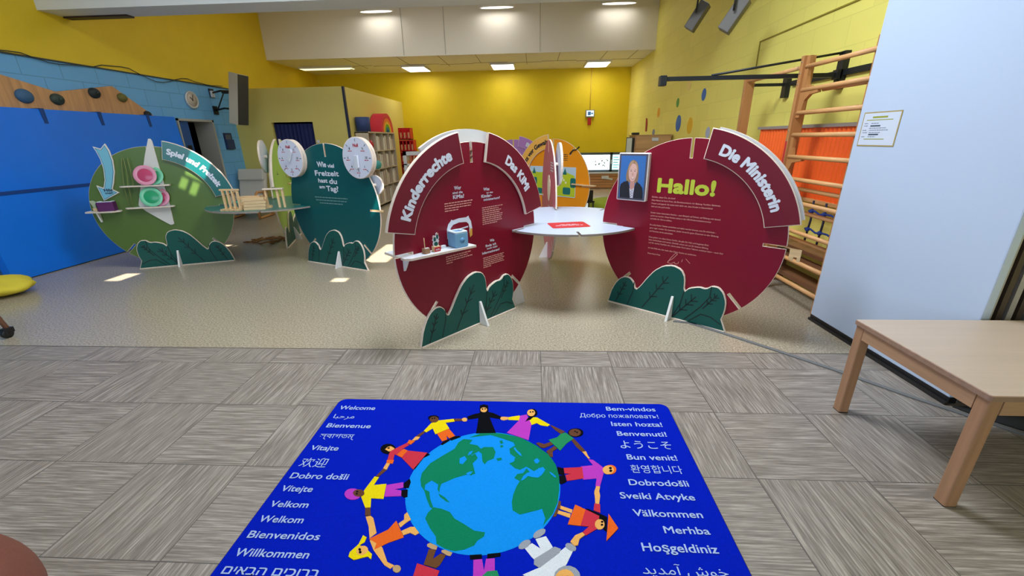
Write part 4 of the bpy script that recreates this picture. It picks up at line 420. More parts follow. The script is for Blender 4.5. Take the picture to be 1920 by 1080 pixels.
def strip(mb,pts,w,n,mi=0):
    # a printed line of width w on a panel face
    for i in range(len(pts)-1):
        a=Vector(pts[i]);c=Vector(pts[i+1]); d=(c-a).normalized(); e=Vector((-d.y,d.x))*w/2; a2=a-d*w*.3; c2=c+d*w*.3
        mb.add([(p.x,-n,p.y) for p in (a2-e,c2-e,c2+e,a2+e)],[(0,1,2,3)],mi)
def print_on(parent,name,m,n,fn):
    mb=MB(); fn(mb,XZ@T(0,0,n) ); return mb.build(name,m,parent)
BUSH=DATA['bush']
def smooth_open(p):
    # round the humps but keep the two feet
    q=[p[0]]
    core=p[1:-1]
    for i in range(len(core)-1):
        a,b=core[i],core[i+1]; q.append((a[0]*.8+b[0]*.2,a[1]*.8+b[1]*.2)); q.append((a[0]*.2+b[0]*.8,a[1]*.2+b[1]*.8))
    q.append(p[-1]); return q
def mirror(p): return [(-x,z) for x,z in p][::-1]
def bush(parent,flip=False,n0=.012,n1=.032,shift=0,sc=1):
    p=smooth_open(BUSH); p=[(x*sc+shift,z) for x,z in (mirror(p) if flip else p)]
    o=board('bush_board',p,n0,n1,M_bush,parent,bev=.007)
    f=MB(); xs_=[x for x,z in p]; f.box(min(xs_)+.01,max(xs_)-.01,-n1-.016,-n1,0,.010); f.build('base_strip',M_edge,parent)
    v=MB(); k=-1 if flip else 1; n=n1+.0008
    veins=[((-.545,.02),(-.455,.235)),((-.27,.03),(-.06,.37)),((.02,.02),(.19,.245)),((.26,.16),(.355,.30))]
    for a,b in veins:
        a=(a[0]*k*sc+shift,a[1]);b=(b[0]*k*sc+shift,b[1])
        strip(v,[a,b],.010,n)
        d=Vector(b)-Vector(a)
        for t,sg in ((.32,1),(.36,-1),(.58,1),(.62,-1),(.82,1),(.8,-1)):
            p0=Vector(a)+d*t; ang=math.atan2(d.y,d.x)+sg*.75; L=.055 if d.length>.25 else .035
            strip(v,[p0,p0+Vector((math.cos(ang),math.sin(ang)))*L],.009,n)
    for l in ([(-.37,.25),(-.375,.16),(-.42,.02)],[(.09,.272),(.07,.15),(.01,.01)],[(.303,.36),(.30,.27),(.24,.17),(.12,.02)],[(.16,.02),(.25,.105),(.33,.10),(.41,.06)]):
        strip(v,[(x*k*sc+shift,z) for x,z in l],.009,n)
    v.build('leaf_print',M_vein,o)
    f=MB(); f.prism([(0,0),(.10,0),(.012,.205),(0,.205)],-.010,.010,M=Matrix(((0,0,1,0),(-1,0,0,0),(0,1,0,0),(0,0,0,1)))@T(0,0,0)); 
    f.prism([(0,0),(.10,0),(.012,.205),(0,.205)],-.010,.010,M=Matrix(((0,0,1,0),(1,0,0,0),(0,1,0,0),(0,0,0,1))))
    ft=f.build('foot_fin',mat('fin_white',(232,230,228),.5),parent); ft.location=((.0 if not flip else .01)+shift,-n1,0)
    return o
def sector(r0,r1,a0,a1,n=40): 
    p=arcp(0,CZ,r1,a0,a1,n)+arcp(0,CZ,r0,a1,a0,n)
    return p
def sign(parent,a0,a1,front,words,h,w,am=None,rt=.675,tm=None,n0=.02,n1=.045,bold=.05,name='arc_sign'):
    p=sector(.607,.832,a0,a1)
    o=board(name,p,n0,n1,front,parent,bev=.006)
    if words: print_on(o,'lettering',tm or M_text,n1,lambda mb,M: text(mb,words,0,0,h,w,'C',bold,M,arc=(0,CZ,rt,am if am is not None else (a0+a1)/2)))
    for a in (a0+12,(a0+a1)/2,a1-12): 
        b=MB(); x,z=.71*math.cos(math.radians(a)),CZ+.71*math.sin(math.radians(a)); b.prism(circ(x,z,.02,10),.008,n0,M=XZ); b.build('spacer',M_edge,o)
    return o
def back_arc(parent,a0,a1): return board('rear_sign_board',sector(.66,.842,a0,a1),-.045,-.022,M_whitem,parent)
def station(name,label,cat,C,ang,front,flip=False,slots=None,group=None,bushes=True,back=None):
    t=thing(name,label,cat,(C[0],C[1],0),math.radians(ang),group)
    b=MB(); b.prism(disc_poly(**({'slots':slots} if slots else {})),-.009,.009,0,1,M=XZ,bev=.0025); b.build('disc',[front,M_edge],t)
    if bushes: bush(t,flip)
    return t
G='round plywood exhibition boards'

# crimson board with three questions
k=station('exhibition_board','crimson round board lettered Kinderrechte and Das KiMi, small shelf with blue cube','exhibition board',(-.489,3.324),49.7,M_red,group=G)
sign(k,100,167,M_redsign,'Kinderrechte',.078,.58,am=134,rt=.668)
sign(k,11.5,79,M_redsign,'Das KiMi',.075,.355,am=44.5,rt=.668)
back_arc(k,73,122)
QS=(('Wer',-.188,1.163,.03,.068),('sind die',-.206,1.134,.018,.098),('KiMis?',-.203,1.097,.03,.108),
                      ('Was',.113,1.128,.025,.066),('ist das',.146,1.103,.014,.072),('Kinder-',.088,1.074,.026,.118),('ministerium?',.112,1.047,.020,.185),
                      ('Wie',.166,.695,.024,.05),('finde ich',.112,.659,.022,.125),('noch mehr',.128,.635,.018,.128),('Informationen?',.072,.602,.021,.205))
for q_ in (QS[:3],QS[3:7],QS[7:]): print_on(k,'question_lettering',M_text,.009,lambda mb,M: [text(mb,s,x,z,h,w,'L',.025,M) for s,x,z,h,w in q_])
for x_,z_,st_,ws_,sd_ in ((-.29,1.066,.0185,(.28,.27,.26,.13),0),(.09,.988,.0168,(.24,.19,.22,.2,.235,.23,.22,.235,.17),9),(-.31,.658,.0175,(.26,.22,.27,.06),19),(.08,.564,.0165,(.25,.24,.26,.24,.25,.09),29)):
    print_on(k,'small_print',M_blush,.009,lambda mb,M: [dashes(mb,x_,z_-i*st_,w,.0075,M,seed=i+sd_) for i,w in enumerate(ws_)])
def bub(mb,M):
    o=[(-.285,.80),(-.283,.875),(-.268,.912),(-.242,.934),(-.235,.945),(-.22,.937),(-.16,.945),(-.085,.942),(-.06,.952),(-.055,.935),(-.037,.905),(-.027,.85),(-.032,.81)]
    i=[(-.06,.815),(-.056,.85),(-.064,.888),(-.085,.905),(-.16,.912),(-.22,.902),(-.246,.88),(-.252,.84),(-.25,.80)]
    mb.add([(x,y,.0015) for x,y in o+i],[list(range(len(o)+len(i)))],0,M)
    mb.add([(-.245,.845,.0015),(-.07,.86,.0015),(-.07,.872,.0015),(-.245,.857,.0015)],[(0,1,2,3)],0,M)
print_on(k,'bubble_print',M_text,.009,bub)
def bub2(mb,M): mb.add([(-.055,.775,.002),(-.03,.79,.002),(-.027,.84,.002),(-.045,.85,.002),(-.06,.815,.002)],[(0,1,2,3,4)],0,M)
print_on(k,'bubble_tip',mat('amber_print',(226,170,70),.5),.009,bub2)
def shelf_board(parent,poly,z,th=.018,name='shelf',m=None):
    b=MB(); b.prism([(x,-n) for x,n in poly],z-th,z,0,1,bev=.002); return b.build(name,[m or M_white,M_edge],parent)
SZ=.745
shelf_board(k,[(-.70,-.22),(-.61,-.22),(-.605,.0095),(-.11,.0095),(-.115,.15),(-.67,.095),(-.71,.06)],SZ)
b=MB(); b.prism([(-.02,.655),(.012,.64),(.03,.665),(.07,.727),(-.03,.727)],-.008,.008,M=Matrix(((0,0,1,0),(-1,0,0,0),(0,1,0,0),(0,0,0,1)))); 
br=b.build('shelf_bracket',M_whitem,k); br.location=(-.685,0,0)
b=MB(); b.cyl((.0,-.012,1.44),(0,.012,1.44),.011,10).cyl((.0,-.012,1.40),(0,.012,1.40),.011,10).cyl((0,0,1.38),(0,0,1.46),.006,8); b.build('slot_peg',mat('dark_wood_peg',(120,74,58),.5),k)

board('rear_bush_board',[(x,z) for x,z in smooth_open(mirror(BUSH))],-.032,-.012,M_whitem,k)
# things on the crimson board's shelf (board frame -> world)
def place(C,ang,s,n,z): a=math.radians(ang); return (C[0]+s*math.cos(a)+n*math.sin(a),C[1]+s*math.sin(a)-n*math.cos(a),z)
RC=(-.489,3.324); RA=49.7; ra=math.radians(RA)
t=thing('audio_cube','pale blue soft-edged audio cube with white rim on the crimson board\'s shelf','audio player',place(RC,RA,-.228,.068,SZ),ra-.12)
M_ltblue=mat('cube_blue',(118,170,206),.6)
b=MB(); b.prism(rrect(-.06,.06,-.06,.06,.016),0,.112,0,0,bev=.008,both=True); b.build('body',M_ltblue,t)
b=MB()
o_=rrect(-.058,.058,-.058,.058,.016,3); i_=rrect(-.034,.034,-.034,.034,.008,3); n_=len(o_)
b.add([(x,y,z) for z in (.112,.121) for x,y in o_+i_],[],0)
for q in range(n_):
    w=(q+1)%n_; e=2*n_
    b.f+=[[q,w,w+e,q+e],[n_+q,n_+q+e,n_+w+e,n_+w],[q+e,w+e,n_+w+e,n_+q+e]]; b.m+=[0]*3; b.s+=[False]*3
b.build('top_rim',mat('cube_white',(216,230,240),.5),t)
b=MB(); b.box(-.034,.034,-.034,.034,.1122,.1135); b.build('top_well',mat('cube_well',(90,136,180),.6),t)
b=MB(); b.cyl((.034,.0,.121),(.046,.0,.121),.004).cyl((0,-.0601,.055),(0,-.061,.055),.022,20); b.build('speaker_dimple',mat('cube_dull_blue',(96,146,186),.7),t)  # dimple is a flat disc in a duller blue
t=thing('block_with_stick','small brown wooden block holding a thin upright stick','toy',place(RC,RA,-.52,.055,SZ),ra)
b=MB(); b.box(-.022,.022,-.022,.022,0,.038,b=.003); b.build('block',wood('walnut_block',(150,112,80),0),t)
b=MB(); b.cyl((-.008,0,.038),(-.010,0,.115),.0028,8); b.build('stick',M_pine,t)
b=MB(); b.box(-.015,.018,-.016,.0,.0385,.041); b.build('white_top',M_white,t)
t=thing('figure_stand','red-fronted wooden block with a cut-out green and white figure on top','toy',place(RC,RA,-.435,.062,SZ),ra-.1)
b=MB(); b.box(-.026,.026,-.020,.020,0,.040,b=.002); b.build('block',M_pine,t)
b=MB(); b.box(-.0255,.0255,-.022,-.0195,.002,.034); b.build('label',M_redprint,t)
b=MB(); text(b,'KiMi',0,.012,.011,.03,'C',.02,XZ@T(0,0,.0222)); b.build('label_lettering',M_text,t)
fg=[(-.02,.04),(.022,.04),(.02,.062),(.028,.075),(.022,.084),(.030,.10),(.024,.118),(.026,.13),(.016,.138),(.006,.132),(.006,.118),(-.004,.112),(-.006,.118),(-.016,.12),(-.022,.11),(-.02,.098),(-.028,.085),(-.018,.078),(-.024,.06)]
b=MB(); b.prism(fg,-.004,.004,M=XZ); b.build('cutout',M_white,t)
b=MB()
for c,ry,rx in (((-.008,.092),.018,.010),((.014,.108),.018,.009),((0,.056),.016,.017)): b.prism(circ(c[0],c[1],rx,10,ry),.004,.0055,M=XZ)
b.build('figure_print',M_bush,t)
b=MB()
for c in ((-.014,.111),(.016,.13)): b.prism(circ(c[0],c[1],.0065,10),.004,.0056,M=XZ)
b.build('face_print',mat('skin_print',(214,160,130),.6),t)
t=thing('picture_block','low white block with dark red picture tile behind the cut-out figure','toy',place(RC,RA,-.375,.03,SZ),ra)
b=MB(); b.box(-.035,.05,-.012,.012,0,.022,b=.002); b.build('block',M_white,t)
b=MB(); b.box(-.03,.0,-.0135,-.0115,.0,.03); b.build('tile',M_redprint,t)

# crimson board with a letter and a portrait
h=station('exhibition_board','crimson round board lettered Die Ministerin with portrait, lime Hallo and a letter','exhibition board',(1.234,3.465),-39.8,M_red,group=G)
sign(h,12.3,80,M_redsign,'Die Ministerin',.078,.575,am=46.5,rt=.668)
back_arc(h,14,78)
print_on(h,'greeting_lettering',M_limetext,.009,lambda mb,M: text(mb,'Hallo!',-.243,1.083,.112,.452,'L',.048,M))
LET=[(1.031,'Schön, dass Du da bist!',.20),(1.004,'Mein Name ist Karin Prien, die Bundesministerin für Bildung, Familien, Senioren,',.556),(.977,'Frauen und Jugend. Ich setze mich dafür ein, dass Kinder in Deutschland',.50),(.951,'stark und sicher groß werden.',.165),
(.898,'Kinder haben besondere Rechte – zum Beispiel auf Schutz, auf Bildung und darauf,',.57),(.872,'gehört zu werden. Diese Rechte stehen in der UN-Kinderrechtskonvention',.50),(.846,'und helfen Dir, Dich zu entfalten.',.19),
(.793,'Du sollst Deine Talente entdecken und dabei werden können, was Du möchtest –',.55),(.766,'ganz egal, woher Du kommst. Jeder braucht gute Chancen in der Bildung',.57),(.738,'und Menschen, die ihn unterstützen.',.21),
(.685,'Dazu gehört vor allem Deine Familie. Sie gibt Dir Halt und begleitet Dich',.505),(.660,'beim Aufwachsen und Lernen. Deshalb setzen wir uns für bessere Bildung',.505),(.635,'und für starke Familien ein, damit jedes Kind seine Talente entfalten kann – auch Du!',.62),
(.588,'Ich lade Dich ein, hier mehr über Deine Rechte zu entdecken.',.42),(.538,'Deine Karin Prien',.115)]
def letter(mb,M):
    for z,s,w in LET: text(mb,s,-.287+(1.031-z)*.02,z,.0125,w,'L',.012,M)
print_on(h,'letter_text',M_blush,.009,letter)
def sig(mb,M):
    for l in ([(-.09,.50),(-.05,.53),(-.012,.578),(-.03,.585),(-.07,.53),(-.09,.49),(-.06,.485),(-.03,.505),(-.025,.49),(.0,.495),(.005,.515)],[(.035,.54),(.028,.515)],[(.06,.55),(.10,.515)]): 
        for i in range(len(l)-1):
            a=Vector(l[i]);c=Vector(l[i+1]); d=(c-a).normalized(); e=Vector((-d.y,d.x))*.0017
            mb.add([(p.x,p.y,.0012) for p in (a-e,c-e,c+e,a+e)],[(0,1,2,3)],0,M)
print_on(h,'signature',M_blush,.009,sig)
# portrait box on the board
px0,px1,pz0,pz1=-.602,-.327,.994,1.393
po=thing('portrait_frame','framed portrait of a smiling blond person in dark blazer on the crimson board','picture',(1.234,3.465,0),math.radians(-39.8))
board('frame',rrect(px0,px1,pz0,pz1,.010,3),.011,.050,mat('frame_slate',(86,84,100),.5),po,bev=.008,edge=mat('frame_cream',(232,220,220),.5))
ix0,ix1,iz0,iz1=px0+.024,px1-.024,pz0+.024,pz1-.024
board('portrait_background',[(ix0,iz0),(ix1,iz0),(ix1,iz1),(ix0,iz1)],.049,.0515,mat('studio_blue',(52,110,182),.6),po,edge=M_black)
cx,w_,hh=(ix0+ix1)/2+.002,ix1-ix0,iz1-iz0
def flat(name,polys,m,n): 
    b=MB()
    for p in polys: b.prism([(cx+x*w_,iz0+z*hh) for x,z in p],n-.0008,n,M=XZ)
    return b.build(name,m,po)
flat('blond_hair',[smooth([(-.20,.36),(-.25,.45),(-.26,.58),(-.20,.72),(-.15,.84),(-.04,.905),(.08,.90),(.19,.82),(.23,.70),(.25,.55),(.24,.42),(.20,.34),(.05,.40)],2)],mat('blond_hair_print',(150,116,88),.7),.0525)
flat('neck',[[(-.07,.44),(.10,.44),(.12,.30),(.03,.06),(-.08,.28)]],mat('skin_shade_print',(196,142,128),.7),.0531)
flat('blouse',[[(-.09,.24),(.0,.20),(.11,.25),(.10,.0),(-.04,.0)]],mat('blouse_print',(196,194,206),.7),.0535)
flat('blazer',[[(-.47,.0),(-.49,.22),(-.46,.32),(-.34,.38),(-.17,.41),(-.10,.30),(-.06,.14),(-.03,.0)],[(.09,.0),(.10,.14),(.13,.30),(.20,.40),(.34,.34),(.44,.26),(.47,.16),(.48,.0)]],mat('blazer_print',(20,22,34),.7),.0539)
flat('face',[smooth([(-.12,.46),(-.16,.58),(-.155,.70),(-.10,.80),(.02,.83),(.13,.79),(.18,.69),(.175,.57),(.13,.46),(.06,.40),(-.04,.40)],2)],mat('skin_print_light',(222,176,164),.7),.0543)
flat('blond_fringe',[smooth([(-.19,.70),(-.12,.86),(.0,.90),(.04,.86),(-.05,.80),(-.12,.72),(-.16,.62)],1),smooth([(.02,.88),(.14,.85),(.21,.74),(.22,.58),(.19,.60),(.16,.74),(.08,.83)],1)],mat('blond_light_print',(184,148,112),.7),.0547)
flat('eye',[circ(-.058,.645,.026,10,.010),circ(.095,.645,.026,10,.010)],mat('eye_print',(70,58,62),.6),.0551)
flat('brow',[[(-.10,.672),(-.05,.684),(-.02,.676),(-.05,.692),(-.10,.682)],[(.06,.676),(.10,.686),(.14,.672),(.14,.682),(.10,.694)]],mat('brow_print',(140,104,88),.6),.0551)
flat('nose',[smooth([(.0,.62),(-.025,.545),(.0,.53),(.04,.532),(.055,.55),(.03,.60)],1)],mat('nose_print',(206,152,140),.6),.0551)
flat('mouth',[smooth([(-.06,.50),(.0,.488),(.06,.488),(.11,.502),(.06,.455),(.01,.448)],1)],mat('lip_print',(176,96,98),.6),.0551)
flat('smile',[smooth([(-.04,.497),(.02,.486),(.09,.498),(.05,.468),(.01,.466)],1)],mat('teeth_print',(240,232,226),.5),.0555)
flat('blouse_pattern',[circ(-.01+.05*(i%2),.03+.03*i,.018,7,.010) for i in range(6)],mat('pattern_print',(60,62,84),.6),.0543)
# key piece in the right slot
b=MB(); b.prism([(.60,.757),(.845,.74),(.845,.655),(.825,.655),(.825,.685),(.803,.685),(.803,.655),(.775,.67),(.775,.74),(.60,.777)],-.008,.008,M=XZ@T(0,.01,.0)); b.build('slot_key',M_pine,h)

# olive board
OC=(-4.72,5.111); OA=21.4; oa=math.radians(OA)
o=station('exhibition_board','olive green round board lettered Spiel und Freizeit with white triangle and plates','exhibition board',OC,OA,M_olive,flip=True,group=G)
sign(o,11,77.5,M_tealsign,'Spiel und Freizeit',.068,.63,am=47,rt=.685,n1=.05)
tri=smooth([(.032,1.592),(.072,1.592),(.075,1.50),(.06,.56),(.03,.54),(-.0,.548),(-.265,.79),(-.245,.86)],1)
wt=board('white_triangle',tri,.0095,.022,mat('cloth_white',(214,212,208),.7,bump=.2),o)
for z,s0,s1 in ((1.052,-.375,.14),(.79,-.385,.125)):
    shelf_board(o,[(s0+.03,.0095),(s1-.03,.0095),(s1,.03),(s1,.075),(s1-.02,.085),(s0+.03,.085),(s0,.06),(s0,.03)],z,.015)
b=MB()
for pts in ([(-.345,-.05,.79),(-.335,-.045,1.05),(-.30,-.04,1.25),(-.275,-.035,1.38)],[(-.31,-.05,.79),(-.29,-.05,1.05),(-.262,-.045,1.20),(-.255,-.04,1.38)],[(-.235,-.05,1.05),(-.222,-.045,1.2),(-.212,-.04,1.38)]): b.tube(pts,.0045,6)
tag(b.build('reed_stem',mat('reed_green',(120,130,70),.7),loc=(OC[0],OC[1],0),rz=oa),'thin upright green sticks standing in the shelves of the olive board','sticks')
AR=[(-.518,1.513),(-.451,1.487),(-.395,1.544),(-.373,1.466),(-.367,1.349),(-.387,1.221),(-.431,1.093),(-.465,1.015),(-.409,.975),(-.585,.885),(-.61,1.068),(-.548,1.037),(-.510,1.133),(-.487,1.261),(-.487,1.37),(-.502,1.46)]
a_=board('arrow_sign',AR,.012,.03,mat('arrow_border',(200,224,236),.5),o,bev=.003)
b=MB(); b.prism(inset(AR if area(AR)>0 else AR[::-1],.010),.0303,.0312,M=XZ); b.build('arrow_outline',mat('navy_print',(30,44,74),.5),a_)
b=MB(); b.prism(inset(AR if area(AR)>0 else AR[::-1],.014),.0308,.0318,M=XZ); b.build('arrow_face',mat('sky_laminate',(116,186,212),.4),a_)
print_on(a_,'lettering',mat('navy_print',(30,44,74),.5),.0318,lambda mb,M:(text(mb,'Hör',-.547,.995,.034,.085,'L',.04,M@T(0,0,0)),text(mb,'mal!',-.545,.965,.026,.075,'L',.03,M)))
# little shelf at the left slot with a purple box
shelf_board(o,[(-.80,-.09),(-.62,-.09),(-.60,.0095),(-.445,.0095),(-.445,.06),(-.50,.12),(-.80,.05)],.765)
b=MB(); b.prism([(.012,.63),(.03,.63),(.07,.747),(.012,.747)],-.008,.008,M=Matrix(((0,0,1,0),(-1,0,0,0),(0,1,0,0),(0,0,0,1)))); br=b.build('shelf_bracket',M_whitem,o); br.location=(-.68,0,0)
t=thing('audio_cube','dark purple audio cube with white rim below the blue arrow','audio player',place(OC,OA,-.565,.045,.765),oa)
b=MB(); b.prism(rrect(-.083,.083,-.05,.05,.014),0,.11,0,0,bev=.006,both=True); b.build('body',mat('plum_plastic',(92,26,92),.5),t)
b=MB(); b.prism(rrect(-.075,.075,-.045,.045,.012),.110,.118,0,0); b.build('top_rim',mat('cube_white',(216,230,240),.5),t)
b=MB(); b.prism(rrect(-.03,.05,-.03,.02,.008),.118,.1195); b.build('top_well',M_dark,t)
t=thing('figure_stand','tiny pale figure block at the left end of the olive board\'s small shelf','toy',place(OC,OA,-.70,.02,.765),oa)
b=MB(); b.box(-.02,.02,-.015,.015,0,.04,b=.002); b.build('block',M_pine,t)
b=MB(); b.prism([(-.035,.125),(-.03,.11),(-.012,.04),(.012,.04),(.015,.09),(.03,.11),(.0,.13)],-.004,.004,M=XZ); b.build('cutout',mat('pale_green_board',(176,190,160),.6),t)
# plates leaning on the two shelves
M_pp=mat('rose_plastic',(196,70,110),.18); M_gp=mat('mint_plastic',(40,160,108),.18); M_pr=mat('rose_plastic_rim',(226,150,176),.15); M_gr=mat('mint_plastic_rim',(120,206,166),.15)  # lighter rim tints put the plates' shading into colour
def plate(label,m,s,n,z,r=.125):
    t=thing('plate',label,'plate',place(OC,OA,s,n,z+r),oa,'plastic plates leaning on the olive board')
    P=Matrix.Rotation(PI/2-.16,4,'X')
    b=MB(); b.lathe([(0,.0),(r*.66,0),(r*.70,.003),(r*.64,.006),(0,.004)],36,0,P@T(0,0,-.01)); b.build('dish',m,t)
    b=MB(); b.lathe([(r*.66,.0),(r*.74,.006),(r,.010),(r*1.02,.012),(r,.014),(r*.74,.011),(r*.665,.007)],36,0,P@T(0,0,-.01),caps=False); b.build('rim',M_pr if m is M_pp else M_gr,t); return t
plate('pink plastic plate in front on the upper shelf of the olive board',M_pp,-.082,.066,1.052,.118)
plate('green plastic plate half hidden behind the pink one, upper shelf',M_gp,-.02,.034,1.052,.112)
plate('green plastic plate in front on the lower shelf of the olive board',M_gp,-.085,.066,.79,.118)
plate('pink plastic plate half hidden behind the green one, lower shelf',M_pp,-.02,.034,.79,.112)

# petrol board with two dials
TC=(-2.468,5.04); TA=-23.5
q=station('exhibition_board','dark petrol round board asking Wie viel Freizeit hast du am Tag, two white dials','exhibition board',TC,TA,M_teal,group=G)
def ttx(mb,M):
    for s,x,z,h_,w in (('Wie',-.164,1.238,.064,.15),('viel',.012,1.232,.045,.105),('Freizeit',-.225,1.136,.062,.40),('hast',-.188,1.055,.05,.155),('du',.0,1.045,.062,.125),('am',-.188,.985,.04,.093),('Tag?',-.068,.957,.062,.20)): text(mb,s,x,z,h_,w,'L',.035,M)
print_on(q,'question_lettering',M_text,.009,ttx)
def ttd(mb,M):
    for i,(x,w) in enumerate(((-.30,.56),(-.29,.53),(-.23,.40))): dashes(mb,x,.868-i*.035,w,.011,M,seed=i+70)
print_on(q,'small_print',mat('grey_green_print',(110,150,150),.5),.009,ttd)
def dial(s,z,hand,nm):
    d=MB(); d.prism(circ(s,z,.225,48),.05,.075,0,1,M=XZ,bev=.006); d.prism(circ(s,z,.222,48),.009,.044,0,1,M=XZ); d.prism(circ(s,z,.05,16),.044,.05,0,1,M=XZ)
    d=d.build(nm,[mat('dial_face',(214,218,236),.45),M_edge],q)
    mk=MB(); rd=MB()
    for kk,(ang,lab) in enumerate(((90,'Null'),(45,'½'),(0,'10'),(-45,'1'),(-90,'2'),(-135,'4'),(180,'6'),(135,'8'))):
        c,s_=math.cos(math.radians(ang)),math.sin(math.radians(ang))
        mk.add([(s+c*r-s_*w*.5,z+s_*r+c*w*.5,.0012) for r,w in ((.175,.007),(.205,.007),(.205,-.007),(.175,-.007))],[(0,1,2,3)],0,XZ@T(0,0,.075))
        if kk==0: text(rd,lab,s,z+.12,.035,.075,'C',.03,XZ@T(0,0,.075))
        else:
            text(mk,lab,s+c*.138,z+s_*.138-.008,.028,None,'C',.02,XZ@T(0,0,.075)); dashes(rd,s+c*.138-.03,z+s_*.138-.026,.06,.008,XZ@T(0,0,.075),seed=kk)
    mk.build('tick_print',M_dark,d); rd.build('red_lettering',M_redprint,d)
    c,s_=math.cos(hand),math.sin(hand); e=(-s_,c)
    p=[(s+c*r+e[0]*w,z+s_*r+e[1]*w) for r,w in ((-.03,-.024),(.10,-.024),(.125,0),(.10,.024),(-.03,.024))]
    hb=MB(); hb.prism(p,.078,.10,M=XZ,bev=.004); hb.prism(circ(s,z,.02,12),.075,.078,M=XZ); hb.build('hand',M_white,d)
dial(-.55,1.335,math.radians(58),'dial'); dial(.575,1.345,math.radians(-92),'dial')
b=MB(); b.prism(circ(.66,1.04,.11,28),-.085,-.06,0,1,M=XZ); b.prism(circ(.66,1.04,.02,12),-.06,-.009,0,1,M=XZ); b.build('rear_dial',[MATS['dial_face'],M_edge],q)
b=MB(); b.prism([(.60,.757),(.79,.755),(.79,.775),(.60,.775)],-.008,.008,M=XZ@T(0,-.01,0)); b.build('slot_key',M_pine,q)

# lime board seen almost edge-on behind the petrol table
LA=109.0; l=station('exhibition_board','lime green round board seen nearly edge-on beside the petrol board','exhibition board',(-4.0,6.58),LA,M_lime,group=G)
sign(l,100,168,M_lime,'',0,0,n0=.03,n1=.06); sign(l,12,80,M_lime,'',0,0,n0=.03,n1=.06)
b=MB(); b.prism(circ(-.55,1.335,.225,32),-.07,-.045,0,1,M=XZ); b.prism(circ(-.55,1.335,.02,12),-.045,-.009,0,1,M=XZ); b.build('rear_dial',[mat('dial_face',(214,218,236),.45),M_edge],l)
b=MB()
for z in (1.13,1.0,.88): b.tube([(.30,-.009,z),(.30,-.07,z),(.42,-.075,z),(.42,-.009,z-.02)],.012,8)
b.build('wooden_handle',M_pine,l)
b=MB(); b.tube([(.44+.05*math.cos(a*PI/8),-.03-.01*math.sin(a),.40+.075*math.sin(a*PI/8)) for a in range(16)],.009,8,closed=True); b.tube([(.47+.04*math.cos(a*PI/8),-.05,.50+.05*math.sin(a*PI/8)) for a in range(16)],.008,8,closed=True); b.build('cord_loop',M_white,l)
print_on(l,'small_print',M_bush,.009,lambda mb,M:[dashes(mb,-.5+.05*i,1.18-.03*i,.10,.016,M,seed=i) for i in range(5)])

# rose board seen edge-on behind the white table
p_=station('exhibition_board','rose pink round board seen edge-on behind the white round table','exhibition board',(.19,5.458),-85.3,M_pink,group=G,bushes=False)
b=MB(); b.prism([(0,0),(.11,0),(.012,.205),(0,.205)],-.010,.010,M=Matrix(((0,0,1,0),(-1,0,0,0),(0,1,0,0),(0,0,0,1)))); b.build('foot_fin',MATS['fin_white'],p_).location=(.0,-.009,0)
b=MB(); b.prism(circ(.55,1.24,.235,40),-.062,-.037,0,1,M=XZ); b.prism(circ(.55,1.24,.02,12),-.037,-.009,0,1,M=XZ); b.build('rear_dial',[mat('dial_face',(214,218,236),.45),M_edge],p_)
b=MB(); b.prism(circ(.10,.93,.14,24,.16),.009,.013,M=XZ); b.build('oval_mirror',mat('ivory_panel',(236,226,200),.4),p_)
print_on(p_,'small_print',M_text,.009,lambda mb,M:[dashes(mb,.25,1.24-.03*i,.25,.014,M,seed=i) for i in range(4)]+[dashes(mb,.05,.70-.03*i,.3,.014,M,seed=i+7) for i in range(3)])

# orange board further back, and a lilac one behind
og=station('exhibition_board','orange round board with a lime picture map and apricot sign Schutz vor Gewalt','exhibition board',(.34,7.5),-40,M_orange,slots=((55,.15),(90,.15),(0,.15),(180,.15),(-45,.145),(-135,.145)),group=G)
sign(og,97,167,M_apricot,'Schutz vor Gewalt',.075,.78,am=131,rt=.68,tm=M_dark)
pm=board('picture_map',rrect(-.52,.48,.555,1.055,.01,2),.0095,.018,mat('map_sky',(190,214,236),.5),og,edge=M_edge)
b=MB(); b.prism([(-.51,.575),(.47,.565),(.475,.80),(.45,.92),(.30,.965),(.05,.95),(-.1,.975),(-.30,.95),(-.51,.965)],.018,.0188,M=XZ); b.build('map_meadow',mat('map_lime',(190,206,40),.5),pm)
b=MB()
for x,z,w_2,h_2 in ((-.42,.80,.09,.13),(-.30,.63,.1,.1),(-.02,.66,.11,.14),(.06,.80,.06,.07),(.30,.66,.12,.12),(.43,.80,.07,.16)): b.prism(rrect(x-w_2/2-.02,x+w_2/2+.02,z-h_2/2,z+h_2/2,.03,3),.0188,.0196,M=XZ)
for x in (.20,.26,-.42): b.prism([(x-.04,.93),(x+.04,.93),(x,1.04)],.0188,.0196,M=XZ)
b.build('map_blocks',mat('map_teal',(20,112,110),.5),pm)
b=MB()
for x,z in ((.02,.86),(-.2,.88),(-.18,.74),(.12,.74),(.19,.83),(.24,.84),(.21,.87),(.28,.80)): b.prism(circ(x,z,.018,8),.0188,.0197,M=XZ)
b.build('map_dots',mat('map_cream',(240,236,210),.5),pm)
print_on(og,'small_print',M_dark,.009,lambda mb,M:[dashes(mb,.06,1.25-.03*i,.24,.012,M,seed=i) for i in range(4)])
b=MB(); b.prism([(.42,.775),(.86,.77),(.86,.782),(.42,.795)],-.02,.05,M=XZ); b.build('side_shelf',mat('pale_board',(230,200,160),.5),og)
b=MB(); b.tube([(.35,-.02,1.27),(.42,-.03,1.33),(.46,-.01,1.33),(.50,.03,1.38)],.012,8); b.build('latch',M_black,og)
lp=station('exhibition_board','lilac round board with a lilac sign peeking out behind the crimson one','exhibition board',(-.46,9.8),-8,M_purple,group=G)
